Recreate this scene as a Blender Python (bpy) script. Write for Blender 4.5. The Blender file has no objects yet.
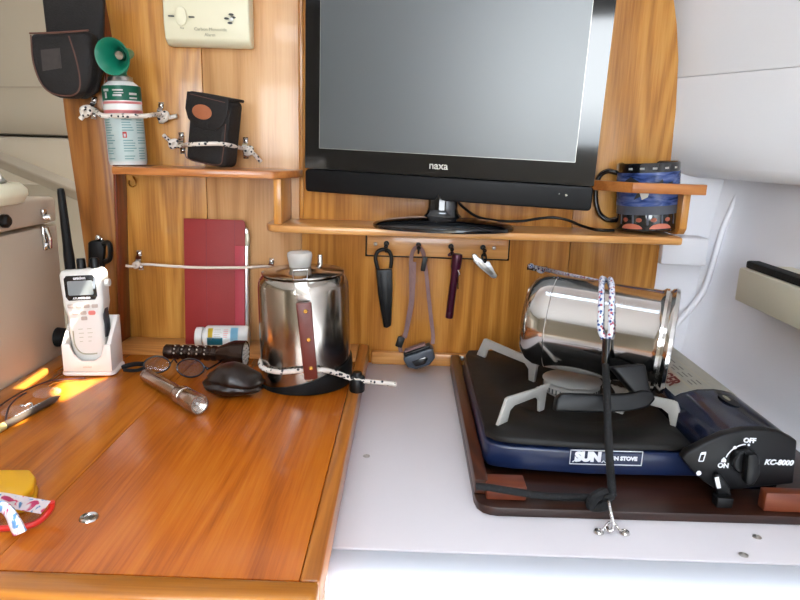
import bpy, bmesh, math, random
from math import radians as rad, sin, cos, pi
from mathutils import Vector as V, Matrix as MX
random.seed(4)
S = bpy.context.scene
COL = S.collection

# ------------------------------------------------------------------ camera
F = 650.0
EYE = V((0, 0, .333))
TH, RO, YA = rad(13.3), rad(1.75), rad(-.4555)
FW = V((sin(YA)*cos(TH), cos(YA)*cos(TH), -sin(TH)))
_r = V((cos(YA), -sin(YA), 0)); _u = _r.cross(FW)
RI = _r*cos(RO) + _u*sin(RO)
UP = _u*cos(RO) - _r*sin(RO)
cd = bpy.data.cameras.new('camera'); co = bpy.data.objects.new('camera', cd); COL.objects.link(co)
co.matrix_world = MX(((RI.x, UP.x, -FW.x, EYE.x), (RI.y, UP.y, -FW.y, EYE.y), (RI.z, UP.z, -FW.z, EYE.z), (0, 0, 0, 1)))
cd.sensor_fit = 'HORIZONTAL'; cd.sensor_width = 36; cd.lens = F/800*36; cd.clip_start = .02
S.camera = co

def ray(x, y): return FW + RI*((x-400)/F) - UP*((y-300)/F)
def AT(x, y, Y):                      # a point at depth Y seen at that spot of the photo
    d = ray(x, y); return EYE + d*(Y/d.y)
def ONZ(x, y, z=0.0):                 # a point on the level z
    d = ray(x, y); return EYE + d*((z-EYE.z)/d.z)

# ------------------------------------------------------------------ materials
def lin(h):
    if isinstance(h, str):
        h = h.lstrip('#'); c = [int(h[i:i+2], 16)/255 for i in (0, 2, 4)]
    else: c = h
    return tuple(((v/12.92) if v <= .04045 else ((v+.055)/1.055)**2.4) for v in c) + (1,)
def nt(name):
    m = bpy.data.materials.new(name); m.use_nodes = True
    t = m.node_tree; b = t.nodes['Principled BSDF']
    return m, t, b
def nd(t, typ, **k):
    n = t.nodes.new(typ)
    for a, v in k.items():
        if a in n.inputs.keys(): n.inputs[a].default_value = v
        else: setattr(n, a, v)
    return n
def setp(b, color=None, rough=.5, metal=0, spec=.5, trans=0, ior=1.45, coat=0, alpha=1):
    if color is not None: b.inputs['Base Color'].default_value = color
    b.inputs['Roughness'].default_value = rough; b.inputs['Metallic'].default_value = metal
    b.inputs['Specular IOR Level'].default_value = spec
    b.inputs['Transmission Weight'].default_value = trans; b.inputs['IOR'].default_value = ior
    b.inputs['Coat Weight'].default_value = coat; b.inputs['Coat Roughness'].default_value = .08
    b.inputs['Alpha'].default_value = alpha
MATS = {}
def pm(name, color, rough=.5, metal=0, spec=.5, var=.08, vs=18, bump=0, bs=200, **k):
    """one-coloured material with faint mottling and optional fine relief"""
    if name in MATS: return MATS[name]
    m, t, b = nt(name); c = lin(color); setp(b, c, rough, metal, spec, **k)
    tc = nd(t, 'ShaderNodeTexCoord')
    if var:
        n = nd(t, 'ShaderNodeTexNoise', Scale=vs, Detail=4)
        t.links.new(tc.outputs['Object'], n.inputs['Vector'])
        mx = nd(t, 'ShaderNodeMix', data_type='RGBA')
        mx.inputs[6].default_value = tuple(v*(1-var) for v in c[:3])+(1,)
        mx.inputs[7].default_value = tuple(min(1, v*(1+var)) for v in c[:3])+(1,)
        t.links.new(n.outputs['Fac'], mx.inputs[0]); t.links.new(mx.outputs[2], b.inputs['Base Color'])
    if bump:
        n2 = nd(t, 'ShaderNodeTexNoise', Scale=bs, Detail=3)
        t.links.new(tc.outputs['Object'], n2.inputs['Vector'])
        bp = nd(t, 'ShaderNodeBump', Strength=bump, Distance=.002)
        t.links.new(n2.outputs['Fac'], bp.inputs['Height']); t.links.new(bp.outputs['Normal'], b.inputs['Normal'])
    MATS[name] = m; return m
def wood(name, dark, mid, light, axis='z', scale=1.0, rough=.3, coat=.3, off=(0, 0, 0), ring=75, pores=.5, spec=.5, amp=.11, broad=.42, st=.10):
    if name in MATS: return MATS[name]
    m, t, b = nt(name); setp(b, None, rough, 0, spec, coat=coat)
    L = t.links.new
    tc = nd(t, 'ShaderNodeTexCoord')
    sc = {'x': (st, 1, 1), 'y': (1, st, 1), 'z': (1, 1, st)}[axis]
    mp = nd(t, 'ShaderNodeMapping'); mp.inputs['Scale'].default_value = tuple(s*scale for s in sc); mp.inputs['Location'].default_value = off
    L(tc.outputs['Object'], mp.inputs['Vector'])
    n1 = nd(t, 'ShaderNodeTexNoise', Scale=5.5, Detail=2, Roughness=.45, Distortion=.25); L(mp.outputs[0], n1.inputs['Vector'])
    mu = nd(t, 'ShaderNodeMath', operation='MULTIPLY'); mu.inputs[1].default_value = ring*2; L(n1.outputs['Fac'], mu.inputs[0])
    si = nd(t, 'ShaderNodeMath', operation='SINE'); L(mu.outputs[0], si.inputs[0])
    sf = {'x': (.03, 1, 1), 'y': (1, .03, 1), 'z': (1, 1, .03)}[axis]
    mp2 = nd(t, 'ShaderNodeMapping'); mp2.inputs['Scale'].default_value = sf; L(tc.outputs['Object'], mp2.inputs['Vector'])
    n2 = nd(t, 'ShaderNodeTexNoise', Scale=300, Detail=3, Roughness=.65); L(mp2.outputs[0], n2.inputs['Vector'])
    n3 = nd(t, 'ShaderNodeTexNoise', Scale=7, Detail=3); L(mp.outputs[0], n3.inputs['Vector'])
    a1 = nd(t, 'ShaderNodeMath', operation='MULTIPLY_ADD'); a1.inputs[1].default_value = amp; a1.inputs[2].default_value = .04; L(si.outputs[0], a1.inputs[0])
    a2 = nd(t, 'ShaderNodeMath', operation='MULTIPLY_ADD'); a2.inputs[1].default_value = pores; L(n2.outputs['Fac'], a2.inputs[0]); L(a1.outputs[0], a2.inputs[2])
    a3 = nd(t, 'ShaderNodeMath', operation='MULTIPLY_ADD'); a3.inputs[1].default_value = broad; L(n3.outputs['Fac'], a3.inputs[0]); L(a2.outputs[0], a3.inputs[2])
    cr = nd(t, 'ShaderNodeValToRGB'); e = cr.color_ramp.elements
    e[0].position = .22; e[0].color = lin(dark); e[1].position = .88; e[1].color = lin(light)
    k = e.new(.52); k.color = lin(mid)
    L(a3.outputs[0], cr.inputs[0]); L(cr.outputs[0], b.inputs['Base Color'])
    bp = nd(t, 'ShaderNodeBump', Strength=.08, Distance=.001); L(n2.outputs['Fac'], bp.inputs['Height']); L(bp.outputs['Normal'], b.inputs['Normal'])
    MATS[name] = m; return m
def flecked(name, base, fleck, scale=95, thr=.27, rough=.8, second=None):
    m, t, b = nt(name); setp(b, None, rough); L = t.links.new
    tc = nd(t, 'ShaderNodeTexCoord')
    vo = nd(t, 'ShaderNodeTexVoronoi', Scale=scale); L(tc.outputs['Object'], vo.inputs['Vector'])
    lt = nd(t, 'ShaderNodeMath', operation='LESS_THAN'); lt.inputs[1].default_value = thr; L(vo.outputs['Distance'], lt.inputs[0])
    mx = nd(t, 'ShaderNodeMix', data_type='RGBA'); mx.inputs[6].default_value = lin(base); mx.inputs[7].default_value = lin(fleck)
    L(lt.outputs[0], mx.inputs[0]); last = mx.outputs[2]
    if second:
        mp = nd(t, 'ShaderNodeMapping'); mp.inputs['Location'].default_value = (3.1, 1.7, .4); L(tc.outputs['Object'], mp.inputs[0])
        v2 = nd(t, 'ShaderNodeTexVoronoi', Scale=scale*.9); L(mp.outputs[0], v2.inputs['Vector'])
        l2 = nd(t, 'ShaderNodeMath', operation='LESS_THAN'); l2.inputs[1].default_value = thr*.9; L(v2.outputs['Distance'], l2.inputs[0])
        m2 = nd(t, 'ShaderNodeMix', data_type='RGBA'); m2.inputs[7].default_value = lin(second); L(last, m2.inputs[6]); L(l2.outputs[0], m2.inputs[0]); last = m2.outputs[2]
    L(last, b.inputs['Base Color']); MATS[name] = m; return m

OAK = wood('oak_panel', '#834c15', '#bb8038', '#d6a556', 'z', 1.0, .32, .25, amp=.11, st=.14)
OAK2 = wood('oak_panel_right', '#8a4f17', '#bf8036', '#d8a455', 'z', .8, .32, .25, off=(2.3, 0, 1.1), amp=.11, st=.17, ring=70)
OAKP = wood('oak_panel_pale', '#a57342', '#c79663', '#d5aa7b', 'z', .8, .32, .25, off=(5.3, 0, 2.1), ring=60, amp=.12)
POST = wood('oak_post', '#5a310f', '#8a5522', '#a87239', 'z', 1.4, .32, .3, off=(1, 2, 3))
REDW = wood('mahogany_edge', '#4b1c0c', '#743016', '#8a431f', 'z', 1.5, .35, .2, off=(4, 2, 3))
TRIM = wood('oak_trim', '#a3662c', '#c98f50', '#dca86c', 'x', 1.4, .3, .3, off=(4, 2, 3))
TRIMR = wood('oak_trim_red', '#8a4d20', '#b06d36', '#c58448', 'x', 1.4, .28, .4, off=(1, 2, 7))
TRIMZ = wood('oak_trim_upright', '#93581f', '#bd8038', '#d29a52', 'z', 1.4, .3, .3, off=(4, 5, 3))
TABLE = wood('table_wood', '#803b0b', '#b05a12', '#c4731f', 'y', 1.5, .27, .15, off=(1, 6, 3), ring=40, amp=.10, pores=.62, broad=.34)
TABLE2 = wood('table_wood_light', '#7f3d0c', '#b06015', '#c47825', 'y', 1.4, .27, .15, off=(8, 6, 3), ring=40, amp=.10, pores=.62, broad=.34)
TEDGE = wood('table_edge_wood', '#874a16', '#ad6827', '#c17f3a', 'y', 1.3, .28, .35, off=(3, 6, 5))
TEDGEX = wood('table_front_wood', '#85490f', '#aa6822', '#bf8032', 'x', 1.3, .28, .35, off=(3, 6, 5))
DARKW = wood('tray_wood', '#180a06', '#2a130a', '#3b1d10', 'x', 1.6, .35, .2, off=(9, 6, 5))
DARKWY = wood('tray_rim_wood', '#2a1008', '#46200f', '#592b17', 'y', 1.6, .35, .2, off=(9, 1, 5))
BLOCKW = wood('block_wood', '#4a1e0e', '#6b3018', '#804424', 'x', 1.8, .45, .05, off=(2, 1, 5))
WHITE = pm('white_gelcoat', '#e4e4e9', .28, var=.03, vs=6, coat=.3)
FRONTDIM = pm('white_gelcoat_dimmed', '#b9bbc1', .3, var=.03, vs=6, coat=.2)  # same gelcoat, colour darkened to offset the strong light on the front panel
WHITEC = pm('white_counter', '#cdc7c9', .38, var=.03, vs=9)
WHITEL = pm('white_locker', '#e2e4e8', .3, var=.015, vs=5, coat=.2)
BEIGE = pm('beige_lining', '#8e8575', .55, var=.05, vs=5)
BEIGED = pm('beige_dark_lining', '#827868', .6, var=.06, vs=6)
BOXB = pm('beige_locker', '#bfb09b', .45, var=.06, vs=8)
CREAM = pm('cream_plastic', '#d6d0b4', .4, var=.02)
CREAM2 = pm('cream_box_plastic', '#cfccb8', .45, var=.03)
BLACK = pm('black_plastic', '#0b0b0c', .38, spec=.3, var=.1)
BLACKG = pm('black_gloss', '#0c0d10', .06, var=0, coat=.6)
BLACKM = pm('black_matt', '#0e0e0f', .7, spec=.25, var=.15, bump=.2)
RUBBER = pm('black_rubber', '#0c0c0c', .6, spec=.25, var=.15, bump=.2)
LEATHER = pm('dark_leather', '#211e1d', .65, spec=.25, var=.25, vs=60, bump=.5, bs=350)
LEATHER2 = pm('brown_black_leather', '#21140f', .3, var=.35, vs=40, bump=.6, bs=90)
BROWN = pm('tan_leather', '#9a5a3a', .5, var=.15, vs=50, bump=.3)
PIPE = pm('brown_piping', '#553428', .6)
STEEL = pm('polished_steel', '#c9c6c2', .12, 1, var=.04, vs=25)
STEELP = pm('percolator_steel', '#ada59b', .17, 1, var=.06, vs=30)
STEELB = pm('brushed_steel', '#b8b4ae', .32, 1, var=.1, vs=40)
CHROME = pm('chrome', '#d3d3d3', .1, 1, var=0)
GREYM = pm('grey_support_metal', '#b4b1ab', .42, .25, var=.12, vs=60)
BRASS = pm('brass', '#b98a45', .25, 1, var=.05)
RED = pm('red_cover', '#8c2523', .55, var=.06, vs=40, bump=.15, bs=500)
RED2 = pm('red_cover_light', '#a53340', .55, var=.06, vs=40)
SILV = pm('aluminium', '#d5d6d6', .3, .8, var=.02)
WPLAST = pm('white_plastic', '#d6d3cd', .32, var=.02)
WPLAST2 = pm('white_cradle_plastic', '#e0d9d3', .4, var=.02)
GREEN = pm('green_plastic', '#0d6b52', .3, var=.06)
LABELG = pm('label_green', '#116a4f', .3, var=.1, vs=80)
LABELW = pm('label_white', '#dcdcd8', .25, var=.02)
LABELB = pm('label_pale_blue', '#d3dedb', .25, var=.05, vs=120)
LABELR = pm('label_red', '#cf3a35', .3, var=.05)
PINK = pm('label_pink', '#e08b8b', .3, var=.05)
INK = pm('dark_ink', '#3c3f3f', .5, var=0)
INKG = pm('grey_ink', '#a8a48c', .5, var=0)
INKW = pm('white_ink', '#dcdce0', .4, var=0)
INKB = pm('blue_ink', '#3f8fb0', .4, var=0)
INKY = pm('yellow_ink', '#e3c33a', .4, var=0)
BLUE = pm('stove_blue', '#131f3e', .3, var=.08, vs=30, coat=.3)
BLUED = pm('stove_blue_lid', '#0c1326', .22, var=.08, vs=30, coat=.4)
ENAMEL = pm('stove_top_enamel', '#141210', .5, spec=.3, var=.5, vs=22, bump=.15, bs=60)
PANELB = pm('stove_panel_black', '#0c0c0e', .4, spec=.3, var=.06)
MAROON = pm('maroon_metal', '#43142a', .3, .3, var=.05)
GREYPL = pm('grey_plastic', '#3f454f', .35, var=.06)
STRAP = pm('mauve_strap', '#80635f', .8, var=.15, vs=80, bump=.3)
PEWTER = pm('pewter_metal', '#b3a69b', .24, 1, var=.06)
BROWNM = pm('bronze_black_metal', '#3a2c25', .22, .75, var=.1)
YELLOW = pm('yellow_case', '#dba21a', .4, var=.04)
REDP = pm('red_frame', '#cf2d26', .3, var=.03)
MUGB = pm('mug_black', '#141417', .08, var=0, coat=.7)
MUGBLUE = None
GREYBAND = pm('mug_grey', '#6f7480', .12, var=.04, coat=.6)
SALMON = pm('mug_salmon', '#c2715a', .2, var=.05, coat=.6)
BLACKCORD = flecked('black_cord', '#08080a', '#17181b', 260, .32)
FLECK = flecked('flecked_bungee', '#d3c9be', '#26262c', 165, .33)
BLUECORD = flecked('blue_fleck_cord', '#cdd0da', '#27437f', 230, .36, second='#a8454e')
WCORD = pm('white_cord', '#d8cbbd', .6, var=.04)
SCREEN = pm('lcd_screen', '#343b3e', .36, var=0, spec=1.0, ior=1.62)
LCD = pm('radio_lcd', '#7b8183', .3, var=.03)
m, t, b = nt('clear_glass'); setp(b, lin('#ebe6dd'), .06, 0, .5, trans=.45, ior=1.25); MATS['glass'] = GLASS = m
m, t, b = nt('lens_glass'); setp(b, (.95, .95, .95, 1), .02, 0, .8, alpha=.05); LENS = m
m, t, b = nt('smoky_lens_glass'); setp(b, lin('#3c3835'), .03, 0, .9, alpha=.16); LENSG = m

# pattern materials -----------------------------------------------------
def floral():
    m, t, b = nt('floral_pattern'); setp(b, None, .25, coat=.4); L = t.links.new
    tc = nd(t, 'ShaderNodeTexCoord')
    vo = nd(t, 'ShaderNodeTexNoise', Scale=85, Detail=2, Distortion=.6); L(tc.outputs['Object'], vo.inputs['Vector'])
    cr = nd(t, 'ShaderNodeValToRGB'); e = cr.color_ramp.elements
    e[0].position = .0; e[0].color = lin('#3f6fae'); e[1].position = 1; e[1].color = lin('#c22b5e')
    for p, c in ((.38, '#6f9fce'), (.43, '#ece8ec'), (.55, '#efe9ec'), (.60, '#d9487a')):
        k = e.new(p); k.color = lin(c)
    L(vo.outputs['Fac'], cr.inputs[0]); L(cr.outputs[0], b.inputs['Base Color']); return m
FLORAL = floral()
def seascape():
    m, t, b = nt('mug_sea_print'); setp(b, None, .1, coat=.6); L = t.links.new
    tc = nd(t, 'ShaderNodeTexCoord')
    mp = nd(t, 'ShaderNodeMapping'); mp.inputs['Scale'].default_value = (30, 30, 120); L(tc.outputs['Object'], mp.inputs[0])
    n = nd(t, 'ShaderNodeTexNoise', Scale=1.2, Detail=4, Distortion=.8); L(mp.outputs[0], n.inputs['Vector'])
    cr = nd(t, 'ShaderNodeValToRGB'); e = cr.color_ramp.elements
    e[0].position = .3; e[0].color = lin('#1d3266'); e[1].position = .75; e[1].color = lin('#93a8e0')
    k = e.new(.5); k.color = lin('#5672bd')
    L(n.outputs['Fac'], cr.inputs[0]); L(cr.outputs[0], b.inputs['Base Color']); return m
MUGBLUE = seascape()

# ------------------------------------------------------------------ mesh helpers
def frame(o, x, y):
    x = V(x).normalized(); z = x.cross(V(y)).normalized(); y = z.cross(x)
    return MX(((x.x, y.x, z.x, o[0]), (x.y, y.y, z.y, o[1]), (x.z, y.z, z.z, o[2]), (0, 0, 0, 1)))
def zframe(o, z, hint=(0, 0, 1)):
    z = V(z).normalized(); h = V(hint)
    if abs(z.dot(h.normalized())) > .98: h = V((0, 1, 0))
    x = h.cross(z).normalized(); y = z.cross(x)
    return MX(((x.x, y.x, z.x, o[0]), (x.y, y.y, z.y, o[1]), (x.z, y.z, z.z, o[2]), (0, 0, 0, 1)))
def face_cam(o, tilt=0): return frame(o, (1, 0, 0), (0, 0, 1))   # local x right, y up, z towards the room
def nb(): return bmesh.new()
def join(bm, tmp, M=None):
    if M is not None: bmesh.ops.transform(tmp, matrix=M, verts=tmp.verts)
    me = bpy.data.meshes.new('tmp'); tmp.to_mesh(me); tmp.free(); bm.from_mesh(me); bpy.data.meshes.remove(me); return bm
def bevel(tmp, w, seg, ang=30):
    ed = [e for e in tmp.edges if len(e.link_faces) == 2 and e.calc_face_angle(0) > rad(ang)]
    bmesh.ops.bevel(tmp, geom=ed, offset=w, segments=seg, profile=.5, affect='EDGES', clamp_overlap=True)
def box(bm, c, s, M=None, bev=0, seg=2):
    tmp = nb(); bmesh.ops.create_cube(tmp, size=1)
    for v in tmp.verts: v.co = V((v.co.x*s[0]+c[0], v.co.y*s[1]+c[1], v.co.z*s[2]+c[2]))
    if bev: bevel(tmp, bev, seg)
    return join(bm, tmp, M)
def bx(bm, x0, x1, y0, y1, z0, z1, bev=0, seg=2, M=None):
    return box(bm, ((x0+x1)/2, (y0+y1)/2, (z0+z1)/2), (abs(x1-x0), abs(y1-y0), abs(z1-z0)), M, bev, seg)
def prism(bm, pts, d, M=None, bev=0, seg=2, z0=0, ang=30):
    """outline in local xy, thickness d along local z"""
    tmp = nb(); a = [tmp.verts.new((p[0], p[1], z0)) for p in pts]; c = [tmp.verts.new((p[0], p[1], z0+d)) for p in pts]
    n = len(pts)
    tmp.faces.new(a[::-1]); tmp.faces.new(c)
    for i in range(n): tmp.faces.new((a[i], a[(i+1) % n], c[(i+1) % n], c[i]))
    bmesh.ops.recalc_face_normals(tmp, faces=tmp.faces)
    if bev: bevel(tmp, bev, seg, ang)
    return join(bm, tmp, M)
def lathe(bm, prof, M=None, n=40):
    tmp = nb(); rings = []
    for r, z in prof:
        if r < 1e-6: rings.append([tmp.verts.new((0, 0, z))])
        else: rings.append([tmp.verts.new((r*cos(2*pi*k/n), r*sin(2*pi*k/n), z)) for k in range(n)])
    for a, c in zip(rings, rings[1:]):
        for k in range(n):
            q = [a[k % len(a)], a[(k+1) % len(a)], c[(k+1) % len(c)], c[k % len(c)]]
            u = []
            for v in q:
                if v not in u: u.append(v)
            if len(u) > 2:
                try: tmp.faces.new(u)
                except ValueError: pass
    bmesh.ops.recalc_face_normals(tmp, faces=tmp.faces)
    return join(bm, tmp, M)
def cyl(bm, p, q, r, n=24, r2=None):
    p, q = V(p), V(q); h = (q-p).length; r2 = r if r2 is None else r2
    return lathe(bm, [(0, 0), (r, 0), (r2, h), (0, h)], zframe(p, q-p), n)
def ell(bm, c, s, M=None, u=24, v=14):
    tmp = nb(); bmesh.ops.create_uvsphere(tmp, u_segments=u, v_segments=v, radius=1)
    for w in tmp.verts: w.co = V((w.co.x*s[0]+c[0], w.co.y*s[1]+c[1], w.co.z*s[2]+c[2]))
    return join(bm, tmp, M)
def spline(pts, n=8, closed=False):
    P = [V(p) for p in pts]; out = []; N = len(P)
    rng = range(N) if closed else range(N-1)
    for i in rng:
        if closed: p0, p1, p2, p3 = P[(i-1) % N], P[i], P[(i+1) % N], P[(i+2) % N]
        else: p0, p1, p2, p3 = P[max(i-1, 0)], P[i], P[i+1], P[min(i+2, N-1)]
        for k in range(n):
            t = k/n
            out.append(.5*((2*p1)+(p2-p0)*t+(2*p0-5*p1+4*p2-p3)*t*t+(3*p1-p0-3*p2+p3)*t**3))
    if not closed: out.append(P[-1])
    return out
def sweep(bm, pts, sec, closed=False, up=(0, 0, 1), scale=None, M=None):
    """section (list of 2D) carried along a path"""
    P = [V(p) for p in pts]; N = len(P); tmp = nb(); rings = []
    nrm = None
    for i in range(N):
        a = P[(i-1) % N] if (closed or i > 0) else P[i]; c = P[(i+1) % N] if (closed or i < N-1) else P[i]
        tg = (c-a).normalized()
        if nrm is None:
            u = V(up)
            if abs(u.dot(tg)) > .95: u = V((1, 0, 0)) if abs(tg.x) < .9 else V((0, 1, 0))
            nrm = (u-tg*u.dot(tg)).normalized()
        else: nrm = (nrm-tg*nrm.dot(tg)).normalized()
        bi = tg.cross(nrm); s = scale[i] if scale else 1
        rings.append([tmp.verts.new(P[i]+nrm*(q[1]*s)+bi*(q[0]*s)) for q in sec])
    m = len(sec)
    for i in range(N if closed else N-1):
        a, c = rings[i], rings[(i+1) % N]
        for k in range(m): tmp.faces.new((a[k], a[(k+1) % m], c[(k+1) % m], c[k]))
    if not closed: tmp.faces.new(rings[0][::-1]); tmp.faces.new(rings[-1])
    bmesh.ops.recalc_face_normals(tmp, faces=tmp.faces)
    return join(bm, tmp, M)
def circ(r, n=10): return [(r*cos(2*pi*k/n), r*sin(2*pi*k/n)) for k in range(n)]
def rect(w, h): return [(-w/2, -h/2), (w/2, -h/2), (w/2, h/2), (-w/2, h/2)]
def tube(bm, pts, r, n=10, closed=False, smooth=6, M=None):
    p = spline(pts, smooth, closed) if smooth else pts
    return sweep(bm, p, circ(r, n), closed, M=M)
def patch(bm, R, a0, a1, z0, z1, M=None, n=16, dr=.0004):
    """strip of a label wrapped on a cylinder; angle 0 = towards -y, positive to the right"""
    tmp = nb(); r = R+dr; lo, hi = [], []
    for k in range(n+1):
        a = rad(a0+(a1-a0)*k/n); x, y = r*sin(a), -r*cos(a)
        lo.append(tmp.verts.new((x, y, z0))); hi.append(tmp.verts.new((x, y, z1)))
    for k in range(n): tmp.faces.new((lo[k], lo[k+1], hi[k+1], hi[k]))
    ex = bmesh.ops.solidify(tmp, geom=tmp.faces[:], thickness=.0003)
    bmesh.ops.recalc_face_normals(tmp, faces=tmp.faces)
    return join(bm, tmp, M)
def rrect(x0, x1, y0, y1, r, n=5):
    o = []
    for cx, cy, a in ((x1-r, y0+r, -90), (x1-r, y1-r, 0), (x0+r, y1-r, 90), (x0+r, y0+r, 180)):
        for k in range(n+1): o.append((cx+r*cos(rad(a+90*k/n)), cy+r*sin(rad(a+90*k/n))))
    return o
def oval(cx, cy, rx, ry, n=28): return [(cx+rx*cos(2*pi*k/n), cy+ry*sin(2*pi*k/n)) for k in range(n)]
def text(bm, s, size, M, ext=.0003, align='CENTER', shear=0, bold=0):
    cu = bpy.data.curves.new('txt', 'FONT'); cu.body = s; cu.size = size; cu.align_x = align; cu.align_y = 'CENTER'
    cu.extrude = ext; cu.shear = shear; cu.offset = bold; cu.resolution_u = 3
    ob = bpy.data.objects.new('txt', cu); COL.objects.link(ob)
    dg = bpy.context.evaluated_depsgraph_get(); me = bpy.data.meshes.new_from_object(ob.evaluated_get(dg))
    me.transform(M); bm.from_mesh(me); bpy.data.meshes.remove(me); bpy.data.objects.remove(ob); bpy.data.curves.remove(cu); return bm

# ------------------------------------------------------------------ object helpers
def tag(o, label, cat, group=None):
    o['label'] = label; o['category'] = cat
    if group: o['group'] = group
    return o
def thing(name, label, cat, loc, M=None, group=None):
    o = bpy.data.objects.new(name, None); COL.objects.link(o); o.empty_display_size = .02
    if M is None: o.location = loc
    else: o.matrix_world = M
    o['_m'] = 1; del o['_m']
    return tag(o, label, cat, group)
def rootm(p):
    while p.parent: p = p.parent
    return p.matrix_basis.copy()
def obj(name, bm, mat, parent=None, world=True, ang=38, label=None):
    """link ONE mesh; world=True: the vertices are given in the room's frame"""
    me = bpy.data.meshes.new(name)
    if parent is None:
        vs = [v.co for v in bm.verts]
        lo = V([min(v[i] for v in vs) for i in range(3)]); hi = V([max(v[i] for v in vs) for i in range(3)])
        c = V(((lo.x+hi.x)/2, (lo.y+hi.y)/2, lo.z)); bmesh.ops.translate(bm, vec=-c, verts=bm.verts)
    elif world:
        bmesh.ops.transform(bm, matrix=rootm(parent).inverted(), verts=bm.verts)
    bm.to_mesh(me); bm.free()
    for p in me.polygons: p.use_smooth = True
    me.set_sharp_from_angle(angle=rad(ang))
    me.materials.append(mat)
    o = bpy.data.objects.new(name, me); COL.objects.link(o)
    if parent is None: o.location = c
    else: o.parent = parent
    if label: o['label'] = label
    return o
def part(name, bm, mat, parent, label=None, ang=38): return obj(name, bm, mat, parent, False, ang, label)
def struct(name, bm, mat, ang=38):
    o = obj(name, bm, mat, None, True, ang); o['kind'] = 'structure'; return o
# =================================================================== THE SETTING
PY = 1.07           # face of the oak bulkhead
CZ = -.032          # counter level (table top is 0)
TZ = -.022          # top of the stove tray
BOT, CEIL = -.75, .88

def wall_xz(pts, y0, y1, bev=0):       # outline in x,z pushed along y
    bm = nb(); prism(bm, [(p[0], p[1]) for p in pts], y1-y0, MX(((1, 0, 0, 0), (0, 0, 1, y0), (0, 1, 0, 0), (0, 0, 0, 1))), bev); return bm

# oak bulkhead, boards with fine seams
edge = [AT(x, y, PY) for x, y in ((652, 300), (655, 285), (660, 245), (666, 200), (671, 160), (676, 110), (678.5, 60), (677, 25), (674, 0))]
redge = [(p.x, p.z) for p in edge]
xs0 = AT(122, 200, PY).x; s1 = AT(204, 120, PY).x; s2 = AT(301, 100, PY).x; s3 = AT(568, 270, PY).x
ztop = .80
def zplank(a, c): return [(a, -.12), (c, -.12), (c, ztop), (a, ztop)]
bk = struct('wall_back', wall_xz(zplank(xs0-.05, s1-.0006), PY, PY+.02, .0005), OAK)
struct('wall_back', wall_xz(zplank(s1+.0006, s2-.0004), PY, PY+.02, .0005), OAKP)
struct('wall_back', wall_xz(zplank(s2+.0004, s3-.0006), PY+.0002, PY+.02, .0005), OAK2)
struct('wall_back', wall_xz([(s3+.0006, -.12), (redge[0][0], -.12)]+redge+[(redge[-1][0]-.005, ztop), (s3+.0006, ztop)], PY+.0002, PY+.02, .0005), OAK)
bm = nb(); bx(bm, xs0-.05, .395, PY+.0203, PY+.0275, -.12, ztop); struct('wall_back', bm, OAK)  # backing board added to stop light leaking through the board seams
zsh = AT(295, 218.4, PY).z                       # level of the long shelf
bm = nb(); bx(bm, s2-.0035, s2+.0035, PY-.004, PY-.0003, zsh+.0005, ztop, .001); struct('trim_1', bm, TRIMZ)
# cleat between counter and bulkhead
bm = nb(); bx(bm, -.054, .40, PY-.012, PY-.0002, CZ+.0003, -.010, .002); struct('trim_2', bm, TRIM)

# leaning post at the left end of the bulkhead, with its dark return face
pl = [AT(*q, 1.03) for q in ((50, 10), (58, 60), (65, 120), (77, 200), (87, 270), (95, 330), (98, 362))]
pr = [AT(*q, 1.03) for q in ((119, 350), (113.5, 178), (103, 60), (91, -6))]
out = [(p.x, p.z) for p in pl[::-1]] + [(pl[0].x-.01, ztop)] + [(pr[-1].x-.008, ztop)] + [(p.x, p.z) for p in pr[::-1]]
struct('trim_3', wall_xz(out, 1.03, PY+.03, .0015), POST)
rt = [(p.x+.0004, p.z) for p in pr]
out = rt + [(x+.003, z) for x, z in rt[::-1]]
struct('trim_4', wall_xz(out, 1.0304, PY-.0005, .0003), REDW)

# white back wall and hull side on the right
bm = nb(); bx(bm, .30, .75, 1.10, 1.13, -.12, CEIL); struct('wall_back_right', bm, WHITE)
def hull_side():
    bm = nb(); tmp = nb()
    prof = [(.470, CZ-.012), (.486, CZ-.009), (.500, CZ-.001), (.512, CZ+.012), (.520, CZ+.03), (.526, .05), (.534, .14), (.548, .26), (.565, .38), (.60, .6), (.62, CEIL)]
    ys = [1.099, 1.085, 1.06, 1.03, 1.0, .9, .8, .7, .6, .5, .4, .3, .2, 0, -.3, -.6, -.9, -1.3]
    g = []
    for y in ys:
        k = max(0, (y-1.0)/.099); dx = -.032*(1-math.sqrt(max(0, 1-k*k)))
        row = [tmp.verts.new((x+dx+(.0 if y > .5 else .0), y, z)) for x, z in prof]
        g.append(row)
    for a, c in zip(g, g[1:]):
        for k in range(len(prof)-1): tmp.faces.new((a[k], a[k+1], c[k+1], c[k]))
    bmesh.ops.recalc_face_normals(tmp, faces=tmp.faces)
    for f in tmp.faces:
        pass
    r = bmesh.ops.solidify(tmp, geom=tmp.faces[:], thickness=-.02)
    bmesh.ops.recalc_face_normals(tmp, faces=tmp.faces)
    return join(bm, tmp)
struct('wall_right', hull_side(), WHITE, 50)
rib = [AT(746, 172, 1.083), AT(741, 184, 1.082), AT(731, 207, 1.08), AT(721, 231, 1.08), AT(713, 258, 1.078), AT(704, 287, 1.076), AT(694, 303, 1.074), AT(682, 317, 1.072), AT(664, 335, 1.07)]
bm = nb(); tube(bm, [p+V((.004, .004, 0)) for p in rib], .0050, 10); struct('trim_5', bm, WHITE)

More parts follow.
